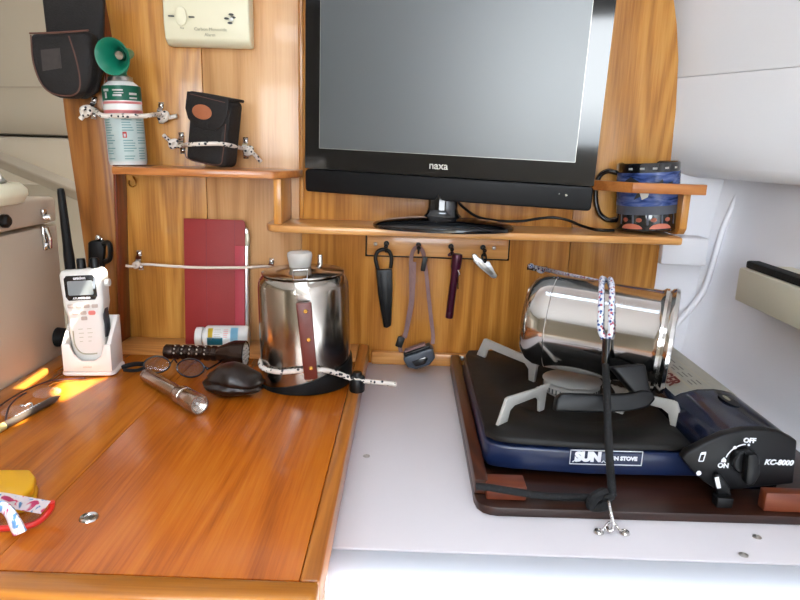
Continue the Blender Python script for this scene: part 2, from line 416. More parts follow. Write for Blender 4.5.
# forward cabin seen past the post
bm = nb()
prism(bm, [(1.25, .333), (1.25, .62), (1.15, .95), (1.40, .95), (1.42, .333)], 1.6, MX(((0, 0, 1, -1.9), (1, 0, 0, .6), (0, 1, 0, 0), (0, 0, 0, 1))), .008)
struct('wall_left_upper', bm, BEIGE)
bm = nb(); bx(bm, -1.9, -.3, 2.02, 2.06, -.75, .96); struct('wall_forward', bm, BEIGE)
bm = nb(); bx(bm, -1.9, -.3, 1.80, 2.02, .20, .327, .01); struct('wall_left_lower', bm, BEIGE)
a, c = AT(-60, 135, 1.75), AT(110, 205, 1.5)
bm = nb(); sweep(bm, [a, c], rrect(-.028, .028, -.012, .012, .006)); struct('trim_6', bm, BEIGED)
a, c = AT(-60, 87, 1.83), AT(80, 87, 1.83)
bm = nb(); sweep(bm, [a, c], rect(.002, .004)); struct('trim_7', bm, BEIGED)
bm = nb(); bx(bm, -1.9, -1.87, -1.3, 2.06, BOT, CEIL); struct('wall_left', bm, BEIGE)
# cabin behind the camera: sole, aft bulkhead with the open companionway, overhead
bm = nb(); bx(bm, -1.9, .62, -1.3, 2.06, BOT-.03, BOT)
struct('floor', bm, pm('cabin_sole', '#b9b6b0', .6, var=.05))
bm = nb()
bx(bm, -1.9, -.62, -1.33, -1.30, BOT, CEIL); bx(bm, -.62, .62, -1.33, -1.30, BOT, .20); bx(bm, .38, .62, -1.33, -1.30, .20, CEIL); bx(bm, -.62, .38, -1.33, -1.30, .76, CEIL)
struct('wall_aft', bm, BEIGE)
sun_dir = V((-.5, .12, -.85)).normalized()
def ceiling():
    tmp = nb(); z = CEIL
    def loop(pts):
        vs = [tmp.verts.new((p[0], p[1], z)) for p in pts]
        return [tmp.edges.new((vs[i], vs[(i+1) % len(vs)])) for i in range(len(vs))]
    E = loop([(-1.9, -1.33), (.75, -1.33), (.75, 2.06), (-1.9, 2.06)])
    E += loop([(-.25, -.42), (.35, -.42), (.35, -.14), (-.25, -.14)])      # unseen hatch added overhead to bring in top light
    for quad in SUNQ:
        E += loop([ONZ(*q, 0) - sun_dir*((z)/-sun_dir.z) for q in quad])  # unseen slits added so the sun falls on the table in patches
    bmesh.ops.triangle_fill(tmp, edges=E, use_beauty=True, use_dissolve=False)
    bm = nb(); bmesh.ops.recalc_face_normals(tmp, faces=tmp.faces)
    return join(bm, tmp)
SUNQ = [[(14, 389), (61, 357), (67, 359), (25, 389)], [(50, 392), (66, 379), (82, 381), (108, 377), (84, 390), (62, 402)], [(-4, 432), (2, 426), (28, 414), (24, 422)]]
struct('ceiling', ceiling(), WHITE)

# =================================================================== FIXED FURNITURE
# --- table
tb = thing('table', 'orange varnished wooden table with light edge strips beside the white counter', 'table', (-.30, .72, 0))
xr0 = ONZ(325, 480).x; xr1 = -.0595; xl = -.536; xl1 = -.508
yf0, yf1, yb0, yb1 = .4435, .418, .975, PY-.001
seam = ONZ(130, 426).x
bm = nb(); bx(bm, xl1, seam-.0003, yf0, yb0, -.03, 0, .0004); obj('board', bm, TABLE2, tb)
bm = nb(); bx(bm, seam+.0003, xr0-.0004, yf0, yb0, -.03, 0, .0004); obj('board', bm, TABLE, tb)
bm = nb(); bx(bm, xr0, xr1, yf0, yb1, -.03, .0005, .0025, 3); obj('edge_strip', bm, TEDGE, tb)
bm = nb(); bx(bm, xl, xl1-.0004, yf0, yb1, -.03, .0005, .002); obj('edge_strip', bm, TEDGE, tb)
bm = nb(); bx(bm, xl, xr1, yf1, yf0-.0004, -.035, .0012, .004, 3); obj('edge_strip', bm, TEDGEX, tb)
bm = nb(); bx(bm, xl1, xr0-.0004, yb0+.0004, yb1, -.03, .0005, .002); obj('edge_strip', bm, TRIM, tb)
bm = nb(); p = ONZ(89, 518); lathe(bm, [(0, .0005), (.0045, .0005), (.005, .0012), (.0075, .0016), (.0085, .0002), (.0085, -.004), (0, -.004)], MX.Translation(p)); obj('flush_fitting', bm, STEEL, tb, label='round metal fitting sunk in the table top')
bm = nb(); bx(bm, xl+.01, xr1-.004, yf1+.02, yf1+.045, BOT+.001, -.0305); bx(bm, xr1-.03, xr1-.0045, yf1+.046, yb1-.03, CZ-.2, -.0305); obj('support', bm, TABLE, tb)

# --- counter
ct = thing('counter', 'white moulded worktop under the stove with a rounded front edge', 'counter', (.2, .8, CZ))
bm = nb(); bx(bm, xr1-.002, .507, .535, PY-.0003, CZ-.03, CZ, .002); obj('worktop', bm, WHITEC, ct)
bm = nb(); prism(bm, [(.505, -.5), (.505, CZ-.013), (.5085, CZ-.006), (.515, CZ-.0025), (.524, CZ-.001), (.5338, CZ-.0012), (.5338, -.5)], .507-xr1+.002, MX(((0, 0, 1, xr1-.002), (1, 0, 0, 0), (0, 1, 0, 0), (0, 0, 0, 1)))); obj('front_panel', bm, FRONTDIM, ct, ang=60)
for (x, y) in ((366.5, 456), (743.5, 555), (757, 537)):
    bm = nb(); p = ONZ(x, y, CZ); R = .0042
    lathe(bm, [(0, .0011), (.001, .0011), (.0013, .0017), (.0028, .0014), (R, .0004), (R, -.001), (0, -.001)], MX.Translation(p), 20)
    obj('screw', bm, STEELB, ct)

# --- shelf unit on the bulkhead
sh = thing('wall_shelf', 'varnished oak wall shelf on two levels holding the television', 'shelf', (0, PY, zsh))
FRT = ONZ(295, 226, zsh).y                     # front edge
zu = AT(111, 166.2, FRT).z; zu0 = AT(111, 174.3, FRT).z
xa = AT(111, 170, FRT).x; xb = AT(272, 176, FRT).x
def slab(pts, z0, z1, bev=.0025):
    bm = nb(); prism(bm, pts, z1-z0, MX.Translation((0, 0, z0)), bev, 2, 0, 50); return bm
obj('upper_board', slab([(xa, PY-.0005), (xa, FRT), (xb-.003, FRT), (xb+.004, FRT+.004), (xb+.028, FRT+.055), (xb+.03, PY-.0005)], zu0, zu), TRIMR, sh)
zl0 = AT(283, 233, FRT).z
xl_ = AT(283, 229, FRT).x; xrr = AT(684, 244, FRT).x
obj('lower_board', slab([(xl_-.030, PY-.0005), (xl_-.031, FRT+.04), (xl_-.029, FRT+.022), (xl_-.022, FRT+.009), (xl_-.012, FRT+.002), (xl_+.002, FRT), (xrr-.008, FRT), (xrr-.002, FRT+.003), (xrr, FRT+.01), (xrr, PY-.0005)], zl0, zsh), TRIM, sh)
bm = nb(); x0 = AT(273.5, 200, FRT+.012).x; bx(bm, x0, x0+.0115, FRT+.012, PY-.0005, zsh+.0002, zu0-.0002, .001); obj('divider', bm, TRIMZ, sh)
# mug rail and its end bracket
YR = FRT+.004
zr0 = AT(660, 194, YR).z; zr1 = AT(660, 183.5, YR).z
x1 = AT(633, 186, YR).x; x2 = AT(707, 190, YR).x; x0 = AT(594, 184, 1.04).x
bm = slab([(x0-.03, 1.05), (x1, YR), (x2, YR), (x2, YR+.014), (x1+.006, YR+.014), (x0-.022, 1.062)], zr0, zr1, .001); obj('mug_rail', bm, TRIMR, sh)
xb_ = AT(687, 215, YR+.006).x
bm = nb(); prism(bm, [(YR+.012, zr0-.0003), (YR+.012, zsh+.012), (YR+.02, zsh+.003), (YR+.035, zsh+.0003), (PY-.001, zsh+.0003), (PY-.001, zr0-.0003)], .011, MX(((0, 0, 1, xb_-.006), (1, 0, 0, 0), (0, 1, 0, 0), (0, 0, 0, 1))), .001); obj('end_bracket', bm, TRIMZ, sh)

# --- overhead locker on the right
ol = thing('overhead_locker', 'large white rounded moulded locker hanging at upper right', 'locker', (.5, .8, .285))
zb = AT(730, 181, .98).z
pts = [(.400, 1.0985), (.440, 1.030), (.504, .91), (.532, .845), (.56, .70), (.585, .5), (.70, .5), (.70, 1.0985)]
zsm = AT(740, 71.5, .97).z
bm = nb(); tmp = nb(); prism(tmp, pts, zsm-zb, MX.Translation((0, 0, zb)), 0)
hz = [e for e in tmp.edges if abs(e.verts[0].co.z-e.verts[1].co.z) > .05]
bmesh.ops.subdivide_edges(tmp, edges=hz, cuts=8)
for q in [v for v in tmp.verts]: pass
ed = [e for e in tmp.edges if (all(abs(v.co.z-zb) < 1e-5 for v in e.verts) or (all(v.co.y > 2 for v in e.verts)))]
bmesh.ops.bevel(tmp, geom=ed, offset=.024, segments=5, profile=.5, affect='EDGES', clamp_overlap=True)
for v in tmp.verts:
    if v.co.x < .46: v.co.x += .048*max(0, 1-(v.co.z-zb)/.07)**2
join(bm, tmp)
obj('lower_body', bm, WHITEL, ol, ang=50)
bm = nb(); prism(bm, pts, CEIL-.003-(zsm+.0007), MX.Translation((0, 0, zsm+.0007)), .0015); obj('upper_body', bm, WHITEL, ol, ang=50)

# --- white block below the shelf end
bm = nb(); a = AT(664, 236, 1.06); c = AT(706, 266, 1.06)
bx(bm, a.x, c.x, 1.06, 1.0995, c.z, a.z-.002, .003); tag(obj('mounting_block', bm, WHITE), 'small white square block on the white wall just under the right end of the shelf', 'block')

# --- cream box with black top on the hull side
cb = thing('wall_holder', 'cream plastic holder with black top strip on the white wall at far right', 'holder', (.51, .8, .1))
a = AT(739, 267, .93); c = AT(741, 300, .93)
bm = nb(); tmp = nb(); bx(tmp, a.x, .538, .55, .93, c.z, a.z, .003); join(bm, tmp); obj('body', bm, CREAM2, cb)
bm = nb(); bx(bm, a.x+.006, a.x+.026, .56, .925, a.z+.0002, a.z+.011, .003); obj('foam_strip', bm, BLACKM, cb, label='black foam strip')
bm = nb(); bx(bm, a.x+.028, .5375, .56, .90, a.z+.0002, a.z+.008, .003); obj('back_ledge', bm, CREAM2, cb)

# --- beige locker on the left with chrome latch
lk = thing('storage_locker', 'beige locker with a lift-up lid and chrome latch left of the radio', 'locker', (-.8, .7, 0))
XL = -.5385
zs_ = AT(57, 222, 1.0).z; zt = AT(55, 196, 1.0).z
bm = nb(); bx(bm, -1.15, XL, .35, .992, -.3, zs_-.002, .004); obj('body', bm, BOXB, lk)
bm = nb(); bx(bm, -1.15, XL+.001, .35, .992, zs_+.002, zt, .006, 3); obj('lid', bm, BOXB, lk)
def onx(px, py, X):
    d = ray(px, py); return EYE+d*(X/d.x)
bm = nb(); p = onx(41, 212, XL); bx(bm, XL+.0012, XL+.007, p.y-.006, p.y+.006, p.z-.004, p.z+.005, .002); cyl(bm, (XL+.003, p.y, p.z-.008), (XL+.011, p.y+.003, p.z-.008), .0045, 14); obj('latch_keeper', bm, CHROME, lk)
bm = nb(); a = onx(42, 226, XL); c = onx(48, 249, XL)
bx(bm, XL+.0005, XL+.004, a.y-.005, a.y+.007, c.z, a.z, .001); tube(bm, [(XL+.006, a.y, a.z-.002), (XL+.009, a.y+.002, (a.z+c.z)/2), (XL+.007, a.y+.004, c.z+.003)], .003, 8)
cyl(bm, (XL+.001, a.y+.002, c.z+.006), (XL+.008, a.y+.002, c.z+.006), .005, 14); obj('latch_lever', bm, CHROME, lk)
bm = nb(); p = onx(2, 221, XL); lathe(bm, [(0, .009), (.006, .009), (.009, .006), (.009, 0), (0, 0)], zframe((XL+.0012, p.y, p.z), (1, 0, 0))); obj('knob', bm, BLACK, lk, label='black knob')
bm = nb(); p = onx(57, 337, XL); lathe(bm, [(0, .017), (.010, .017), (.014, .013), (.015, .002), (.015, 0), (0, 0)], zframe((XL+.0006, p.y, p.z), (1, 0, 0))); obj('bumper', bm, RUBBER, lk, label='round black bumper')
# cream box standing on the locker
cx_ = thing('small_box', 'cream plastic box with grey fittings standing on the beige locker', 'box', V((-.6, .92, zt)))
a = AT(-14, 200, .93); c = AT(12, 206, .84)
bm = nb(); tmp = nb(); prism(tmp, [(-.095, 0), (.0, 0), (.008, .012), (.008, .020), (-.002, .028), (-.095, .028)], .07, MX(((1, 0, 0, c.x-.004), (0, 0, 1, .805), (0, 1, 0, zt+.0003), (0, 0, 0, 1))), .003); join(bm, tmp); obj('body', bm, CREAM, cx_)
bm = nb(); tube(bm, [(c.x-.035, .835, zt+.029), (c.x-.03, .84, zt+.044), (c.x-.016, .842, zt+.040), (c.x-.012, .842, zt+.030)], .004, 8); ell(bm, (c.x-.022, .842, zt+.031), (.016, .012, .005)); obj('fitting', bm, STEELB, cx_)
# =================================================================== TELEVISION
tvO = AT(441, 150, .985)
Rz = MX.Rotation(rad(-12), 4, 'Z') @ MX.Rotation(rad(2), 4, 'X') @ MX.Rotation(rad(1.25), 4, 'Y')
TVM = MX.Translation(tvO) @ Rz @ MX(((1, 0, 0, 0), (0, 0, -1, 0), (0, 1, 0, 0), (0, 0, 0, 1)))   # local x right, y up, z to the viewer
def onM(px, py, M, z=0):
    Mi = M.inverted(); o = Mi @ EYE; d = Mi.to_3x3() @ ray(px, py); q = o+d*((z-o.z)/d.z); return (q.x, q.y)
tbase = ONZ(441, 224, zsh); tbase.y = .992
tv = thing('television', 'black flat television with grey screen on an oval foot on the oak shelf', 'television', tbase)
L_, R_, B_, T_ = -.2125, .2225, -.0745, .262
SL, SR, SB, ST = -.1893, .193, -.007, .236
SPK = onM(400, 174.5, TVM)[1]
bm = nb()
prism(bm, rrect(L_, R_, SPK+.0008, T_, .003), .020, TVM @ MX.Translation((0, 0, -.0235)), .002)
for r in ((L_, SL, SPK+.0008, T_), (SR, R_, SPK+.0008, T_), (SL, SR, SPK+.0008, SB), (SL, SR, ST, T_)):
    prism(bm, [(r[0], r[2]), (r[1], r[2]), (r[1], r[3]), (r[0], r[3])], .0034, TVM @ MX.Translation((0, 0, -.0034)))
obj('bezel', bm, BLACKG, tv)
bm = nb(); prism(bm, [(SL, SB), (SR, SB), (SR, ST), (SL, ST)], .0012, TVM @ MX.Translation((0, 0, -.0032))); obj('screen', bm, SCREEN, tv, label='grey reflecting screen')
bm = nb()
for r in ((SL-.0003, SL+.0002, SB, ST), (SR-.0002, SR+.0003, SB, ST), (SL, SR, SB-.0003, SB+.0002)):
    prism(bm, [(r[0], r[2]), (r[1], r[2]), (r[1], r[3]), (r[0], r[3])], .0006, TVM @ MX.Translation((0, 0, -.0004)))
obj('screen_edge', bm, STEELB, tv)
bm = nb()
prism(bm, rrect(L_, R_, B_, SPK-.0004, .0055), .0215, TVM @ MX.Translation((0, 0, -.0225)), .002, 3)
x = -.155
while x < .158:
    y = B_+.007
    while y < SPK-.004:
        prism(bm, rect(.0014, .0014), .0003, TVM @ MX.Translation((x, y, -.0011)))
        y += .0028
    x += .0034
obj('speaker_strip', bm, pm('tv_strip', '#0a0a0c', .42, spec=.22, var=.05), tv)
bm = nb(); q = onM(565, 193, TVM); prism(bm, oval(q[0]+.002, q[1]-.003, .0018, .0018, 12), .001, TVM @ MX.Translation((0, 0, -.001))); prism(bm, oval(q[0]-.008, q[1]-.002, .0008, .0008, 10), .001, TVM @ MX.Translation((0, 0, -.001))); obj('power_light', bm, CHROME, tv)
bm = nb(); q = onM(438.5, 166, TVM); text(bm, 'naxa', .0155, TVM @ MX.Translation((q[0], q[1], .0004)), .0003, bold=.0002); obj('lettering', bm, STEELB, tv)
bm = nb(); prism(bm, rrect(-.17, .18, -.05, .24, .02), .035, TVM @ MX.Translation((0, 0, -.0585)), .012, 3); obj('back_shell', bm, BLACK, tv)
bx_ = tbase.x
bm = nb(); lathe(bm, [(0, 0), (.985, 0), (1.0, .002), (1.0, .0055), (.95, .009), (.75, .0135), (.5, .0165), (.25, .018), (0, .018)], MX.Translation((bx_, .987, zsh+.0005)) @ MX.Diagonal((.107, .056, 1, 1)), 56)
obj('foot', bm, BLACKG, tv)
bm = nb(); lathe(bm, [(0, 0), (.030, 0), (.0245, .006), (.0225, .014), (.0225, .034), (0, .034)], MX.Translation((bx_-.001, 1.0, zsh+.0172)) @ MX.Diagonal((1, .55, 1, 1)), 32)
obj('neck', bm, BLACKG, tv)
# cable
bm = nb(); tube(bm, [AT(455, 198, 1.045), AT(463, 207, 1.04), AT(478, 217, 1.03), AT(500, 221, 1.05), AT(522, 221, 1.055), AT(548, 217.5, 1.06), AT(566, 219.5, 1.055), AT(582, 226, 1.04), ONZ(598, 230.2, zsh+.003), ONZ(614, 230.5, zsh+.003)], .0022, 8)
tag(obj('power_cable', bm, BLACK), 'thin black cable trailing along the shelf from the television foot', 'cable')

# =================================================================== MUG in the rail
mc = ONZ(648, 236, zsh); mc.y = FRT+.018+.049
mc.x = AT(645.5, 234, mc.y).x
tl = MX.Rotation(rad(5), 4, 'Y')
MM = MX.Translation((mc.x, mc.y, zsh+.0046)) @ MX.Rotation(rad(-5), 4, 'Y')
MM = MX.Translation((mc.x, mc.y, zsh+.0046)) @ MX.Rotation(rad(-4.5), 4, 'Y') @ MX.Rotation(rad(-14), 4, 'Z')
mg = thing('mug', 'blue and black printed mug leaning in the shelf rail', 'mug', None, MM)
RM = .0465; HM = .104
bm = nb(); lathe(bm, [(0, 0), (RM-.003, 0), (RM, .003), (RM, HM-.002), (RM-.0015, HM), (RM-.004, HM-.002), (RM-.004, .006), (0, .006)]); part('cup', bm, MUGB, mg)
bm = nb(); patch(bm, RM, -88, 100, .040, .090, n=30); part('sea_print', bm, MUGBLUE, mg, 'blue sea picture band')
bm = nb(); patch(bm, RM, -88, 100, .027, .040, n=30); part('grey_band', bm, GREYBAND, mg)
bm = nb()                                         # dark and white shapes on the print
def cyl_shape(bm, R, pts, dr=.0009):
    tmp = nb(); vs = [tmp.verts.new((p[0], p[1], 0)) for p in pts]; tmp.faces.new(vs)
    bmesh.ops.triangulate(tmp, faces=tmp.faces[:])
    bmesh.ops.subdivide_edges(tmp, edges=tmp.edges[:], cuts=2, use_grid_fill=True)
    for v in tmp.verts:
        a = v.co.x/R; z = v.co.y; v.co = V(((R+dr)*sin(a), -(R+dr)*cos(a), z))
    bmesh.ops.solidify(tmp, geom=tmp.faces[:], thickness=.0002); bmesh.ops.recalc_face_normals(tmp, faces=tmp.faces)
    return join(bm, tmp)
cyl_shape(bm, RM, [(-.040, .078), (-.030, .084), (-.018, .078), (-.010, .066), (-.014, .055), (-.024, .05), (-.018, .062), (-.03, .07)])
cyl_shape(bm, RM, [(.005, .070), (.016, .080), (.018, .076), (.014, .070)])
cyl_shape(bm, RM, [(.020, .072), (.034, .076), (.034, .073), (.022, .069)])
part('dark_shape', bm, INK, mg)
bm = nb(); cyl_shape(bm, RM, [(-.016, .062), (-.006, .070), (.0, .066), (-.004, .054), (-.012, .05)], .0012); part('white_shape', bm, LABELW, mg); bm = nb()
for k in range(5): patch(bm, RM, -42+k*22, -34+k*22, .0945, .0975, dr=.0006, n=4)
part('white_rim_marks', bm, LABELW, mg)
bm = nb()
for k in range(4): bm = nb(); cyl_shape(bm, RM, oval(-.037+k*.0215, .0195, .0045, .0032, 14), .0006); part('red_figure', bm, SALMON, mg)
for cxx in (-.027, .017):
    bm = nb(); cyl_shape(bm, RM, [(cxx-.017, .0055)]+[(cxx-.017*cos(rad(k*15)), .0055+.008*sin(rad(k*15))) for k in range(1, 12)]+[(cxx+.017, .0055)], .0007); part('red_arch', bm, SALMON, mg)
bm = nb()
for k in range(5): cyl_shape(bm, RM, rrect(-.0475+k*.0215, -.0445+k*.0215, .012, .027, .0005, 1), .0005)
part('grey_post', bm, GREYBAND, mg)
bm = nb(); ha = rad(10)
pth = [(-RM+.003, .006, .088), (-RM-.014, .008, .092), (-RM-.027, .010, .082), (-RM-.031, .011, .055), (-RM-.026, .010, .028), (-RM-.012, .008, .015), (-RM+.003, .006, .016)]
sweep(bm, spline(pth, 8), [(.006*cos(2*pi*k/12), .0042*sin(2*pi*k/12)) for k in range(12)]); part('handle', bm, MUGB, mg)

# =================================================================== CARBON MONOXIDE ALARM
a0 = AT(163, 0, PY-.03); a1 = AT(250, 47, PY-.03); zb_ = AT(200, 47, PY-.012).z
al = thing('gas_alarm', 'cream carbon monoxide alarm box on the oak wall left of the television', 'alarm', ((a0.x+a1.x)/2, PY-.001, zb_))
wA = a1.x-a0.x
prof = [(PY-.0006, zb_), (PY-.020, zb_), (PY-.030, zb_+.008), (PY-.034, zb_+.03), (PY-.033, zb_+.085), (PY-.022, zb_+.105), (PY-.0006, zb_+.105)]
bm = nb(); prism(bm, prof, wA, MX(((0, 0, 1, a0.x), (1, 0, 0, 0), (0, 1, 0, 0), (0, 0, 0, 1))), .003, 3, 0, 40)
obj('body', bm, CREAM, al, ang=50)
fy = lambda z: PY-.0345
FA = frame((a0.x, PY-.0335, zb_), (1, 0, 0), (0, -.08, 1)); FA2 = FA
def onA(px, py): return onM(px, py, FA)
bm = nb(); q = onA(181, 16); prism(bm, rrect(q[0]-.008, q[0]+.008, q[1]-.013, q[1]+.013, .0078, 7), .004, FA @ MX.Translation((0, 0, -.0015)), .0012); obj('button', bm, CREAM, al)
bm = nb()
for (px, py) in ((171, 16), (191.5, 17)):
    q = onA(px, py); bm = nb(); prism(bm, rrect(q[0]-.0042, q[0]+.0042, q[1]-.001, q[1]+.001, .0009), .0024, FA @ MX.Translation((0, 0, -.0012))); obj('slot', bm, INK, al)
for (px, py) in ((231, 14.5), (226.5, 18.5), (233, 17.5), (230, 23)):
    q = onA(px, py); bm = nb(); prism(bm, oval(q[0], q[1], .0036, .0016, 14), .0024, FA @ MX.Translation((0, 0, -.0012))); obj('vent_slot', bm, INK, al)
bm = nb(); q = onA(231.5, 19.5); ell(bm, FA @ V((q[0], q[1], .001)), (.003, .002, .003)); obj('lamp', bm, LABELW, al)
bm = nb(); q = onA(210.5, 29.5); text(bm, 'Carbon Monoxide', .0066, FA @ MX.Translation((q[0], q[1], .0006)), .0004); q = onA(210, 35); text(bm, 'Alarm', .0066, FA @ MX.Translation((q[0], q[1], .0006)), .0004)
q = onA(182, 28); text(bm, 'Test', .0035, FA @ MX.Translation((q[0], q[1], .0006)), .0004)
obj('lettering', bm, INKG, al)

# =================================================================== EYE STRAPS AND CORDS
def eye_strap(p, ax, label, group='chrome eye straps', Mn=None):
    """small strap fixed to a face: p on the face, ax along it; faces the room"""
    M = frame(p, ax, (0, 0, 1)) if Mn is None else Mn
    if Mn is None:
        x = V(ax).normalized(); z = V((0, -1, 0)); y = z.cross(x); M = MX(((x.x, y.x, z.x, p[0]), (x.y, y.y, z.y, p[1]), (x.z, y.z, z.z, p[2]), (0, 0, 0, 1)))
    o = thing('eye_strap', label, 'eye strap', None, M @ MX.Scale(1.3, 4), group)
    bm = nb(); h = .0088
    sweep(bm, spline([(-h-.004, 0, .0008), (-h+.001, 0, .0010), (-h+.0042, 0, .004), (0, 0, .0072), (h-.0042, 0, .004), (h-.001, 0, .0010), (h+.004, 0, .0008)], 5), rect(.0062, .0014), up=(0, 0, 1)); part('strap', bm, CHROME, o)
    for s in (-1, 1):
        bm = nb(); lathe(bm, [(0, .0034), (.0012, .0032), (.003, .0022), (.0034, .0016), (.0034, 0), (0, 0)], MX.Translation((s*h, 0, .0005)), 14); part('screw', bm, STEEL, o)
    return o
YH = AT(92, 110, 1.03)
eye_strap(AT(94.5, 108, 1.0298), (.12, 0, 1), 'chrome eye strap on the dark post left of the air horn')
eye_strap(AT(161.5, 113, PY-.0005), (.05, 0, 1), 'chrome eye strap on the oak wall right of the air horn')
eye_strap(AT(182.5, 143, PY-.0005), (-.05, 0, 1), 'chrome eye strap left of the small black camera case')
eye_strap(AT(246, 148, PY+.0005-.001), (0, 0, 1), 'chrome eye strap right of the small black camera case')
eye_strap(AT(140.5, 260, PY-.0005), (-.05, 0, 1), 'chrome eye strap left of the red cover holding the white cord')
eye_strap(AT(271.5, 268, PY-.0005), (0.05, 0, 1), 'chrome eye strap behind the percolator lid')

# =================================================================== AIR HORN
hc = AT(125, 164, FRT+.045); RH = .0272
hz = zu+.0006
hx = AT(128.5, 161, FRT+.045).x
HO = MX.Translation((hx, FRT+.045, hz+.0009)) @ MX.Rotation(rad(-2), 4, 'Y') @ MX.Rotation(rad(22), 4, 'Z')
hn = thing('air_horn', 'air horn with green trumpet on a white can, standing on the upper shelf', 'air horn', None, HO)
top = AT(122, 82.5, FRT+.045).z - hz
bm = nb(); lathe(bm, [(0, .002), (RH-.004, .002), (RH-.001, 0), (RH, .003), (RH, top-.012), (RH-.003, top-.005), (RH-.009, top), (0, top)]); part('can', bm, LABELW, hn)
def zz(py): return AT(124, py, FRT+.045-RH).z-hz
bm = nb(); patch(bm, RH, -80, 85, zz(101), zz(86)); part('green_label', bm, LABELG, hn, 'green printed label')
bm = nb()
patch(bm, RH, -80, 85, zz(104.3), zz(102)); patch(bm, RH, -80, 85, zz(114), zz(110.5)); part('pink_stripe', bm, PINK, hn)
bm = nb(); patch(bm, RH, -80, 85, zz(162), zz(117.5)); part('instruction_label', bm, LABELB, hn, 'pale blue printed label')
bm = nb()
for (a_, b_, y0, y1) in ((-60, -38, 92, 89.5), (-54, -46, 99, 93), (-26, 5, 91.5, 90), (-26, 0, 97, 95), (-22, 6, 94, 93), (22, 48, 95.5, 93.2), (22, 48, 99.5, 97.8)):
    patch(bm, RH, a_, b_, zz(y0), zz(y1), dr=.0008, n=5)
part('white_print', bm, LABELW, hn)
bm = nb(); random.seed(7)
for col_, (a_, b_) in enumerate(((-70, -32), (-8, 32), (36, 75))):
    y = 120
    while y < 159:
        if not (col_ == 1 and 131 < y < 140) and random.random() < .8:
            patch(bm, RH, a_, a_+(b_-a_)*random.uniform(.6, 1), zz(y+1), zz(y), dr=.0007, n=6)
        y += 2.6
part('small_print', bm, pm('teal_ink', '#7ea5a4', .4, var=0), hn)
bm = nb(); patch(bm, RH, -8, 4, zz(138.5), zz(132.5), dr=.0008, n=4); part('red_mark', bm, LABELR, hn)
bm = nb(); patch(bm, RH, -5, 1, zz(137.5), zz(134.5), dr=.0012, n=4); part('white_mark', bm, LABELW, hn)
bm = nb(); lathe(bm, [(0, top-.001), (.0165, top-.001), (.018, top+.001), (.017, top+.0065), (.012, top+.009), (0, top+.009)]); part('valve_cup', bm, STEELB, hn)
bm = nb(); lathe(bm, [(0, top+.008), (.010, top+.008), (.010, top+.014), (.014, top+.022), (.0165, top+.034), (.014, top+.045), (.007, top+.050), (0, top+.050)]); part('horn_head', bm, GREEN, hn)
tc_ = HO.inverted() @ AT(112.5, 56.5, FRT-.003)       # mouth of the trumpet
td = (HO.inverted().to_3x3() @ (EYE-AT(112.5, 56.5, FRT-.003))).normalized(); td = (td+V((-.55, 0, -.12))).normalized()
Mt = zframe(tc_, td)
bm = nb(); lathe(bm, [(.006, -.052), (.0075, -.048), (.0095, -.03), (.013, -.016), (.019, -.006), (.0245, 0), (.0258, .0008), (.0255, .0018), (.0235, .0008), (.018, -.006), (.0115, -.016), (.008, -.03), (0, -.032)], Mt); part('trumpet', bm, GREEN, hn)
bm = nb(); lathe(bm, [(0, -.018), (.006, -.0185), (.0075, -.022), (0, -.022)], Mt, 20); part('diaphragm', bm, STEEL, hn, label='shiny metal diaphragm deep in the trumpet')
# its cord
def knot(bm, c, s=1.0):
    c = V(c); tube(bm, [c+V((-.004, -.001, -.005))*s, c+V((.004, -.004, -.002))*s, c+V((.004, -.001, .005))*s, c+V((-.004, -.004, .003))*s], .0038*s, 8, True, 5)
yh = FRT+.045-RH-.0035
bm = nb(); tube(bm, [AT(80.5, 119, 1.018), AT(86, 112.5, 1.018), AT(91, 109, 1.016), AT(95, 110, 1.012), AT(101, 115, .99), AT(110, 116.2, yh+.008), AT(124, 116, yh), AT(138, 116, yh+.010), AT(147, 115.8, .99), AT(156, 114.4, 1.03), AT(162, 114.5, PY-.012), AT(168, 117.5, PY-.011), AT(177, 116, PY-.010)], .0035, 10)
knot(bm, AT(87, 111.5, 1.016), 1.1); knot(bm, AT(164, 117, PY-.012), 1.1)
tag(obj('bungee_cord', bm, FLECK), 'white flecked elastic cord across the air horn can', 'cord', 'flecked elastic cords')

# =================================================================== SMALL CAMERA CASE
KM = MX.Translation(AT(212, 166.3, FRT+.032)) @ MX.Rotation(rad(-16), 4, 'Z') @ MX.Rotation(rad(5.5), 4, 'Y') @ MX.Rotation(rad(-3), 4, 'X')
KM = MX.Translation(V((AT(212, 166, FRT+.035).x-.001, FRT+.036, zu+.0060))) @ MX.Rotation(rad(-17), 4, 'Z') @ MX.Rotation(rad(8.5), 4, 'Y')
kc = thing('camera_case', 'small black case with a tan oval patch strapped on the upper shelf', 'case', None, KM)
hw, hd, hh = .0335, .021, .098
bm = nb(); box(bm, (0, 0, hh/2), (2*hw, 2*hd, hh), None, .009, 4); part('pouch', bm, LEATHER, kc, ang=60)
bm = nb()                                            # flap: front lip wraps from the top
fp = [(-hw-.002, hh+.002), (-hw-.003, hh-.022), (-hw+.003, hh-.036), (-.016, hh-.046), (0, hh-.048), (.016, hh-.046), (hw-.005, hh-.037), (hw+.001, hh-.022), (hw+.001, hh+.002)]
prism(bm, fp, .0035, MX(((1, 0, 0, 0), (0, 0, -1, -hd-.0008), (0, 1, 0, 0), (0, 0, 0, 1))), .0012)
box(bm, (-.0005, 0, hh+.001), (2*hw-.001, 2*hd+.003, .0045), None, .002); flp = part('flap', bm, LEATHER, kc, ang=60)
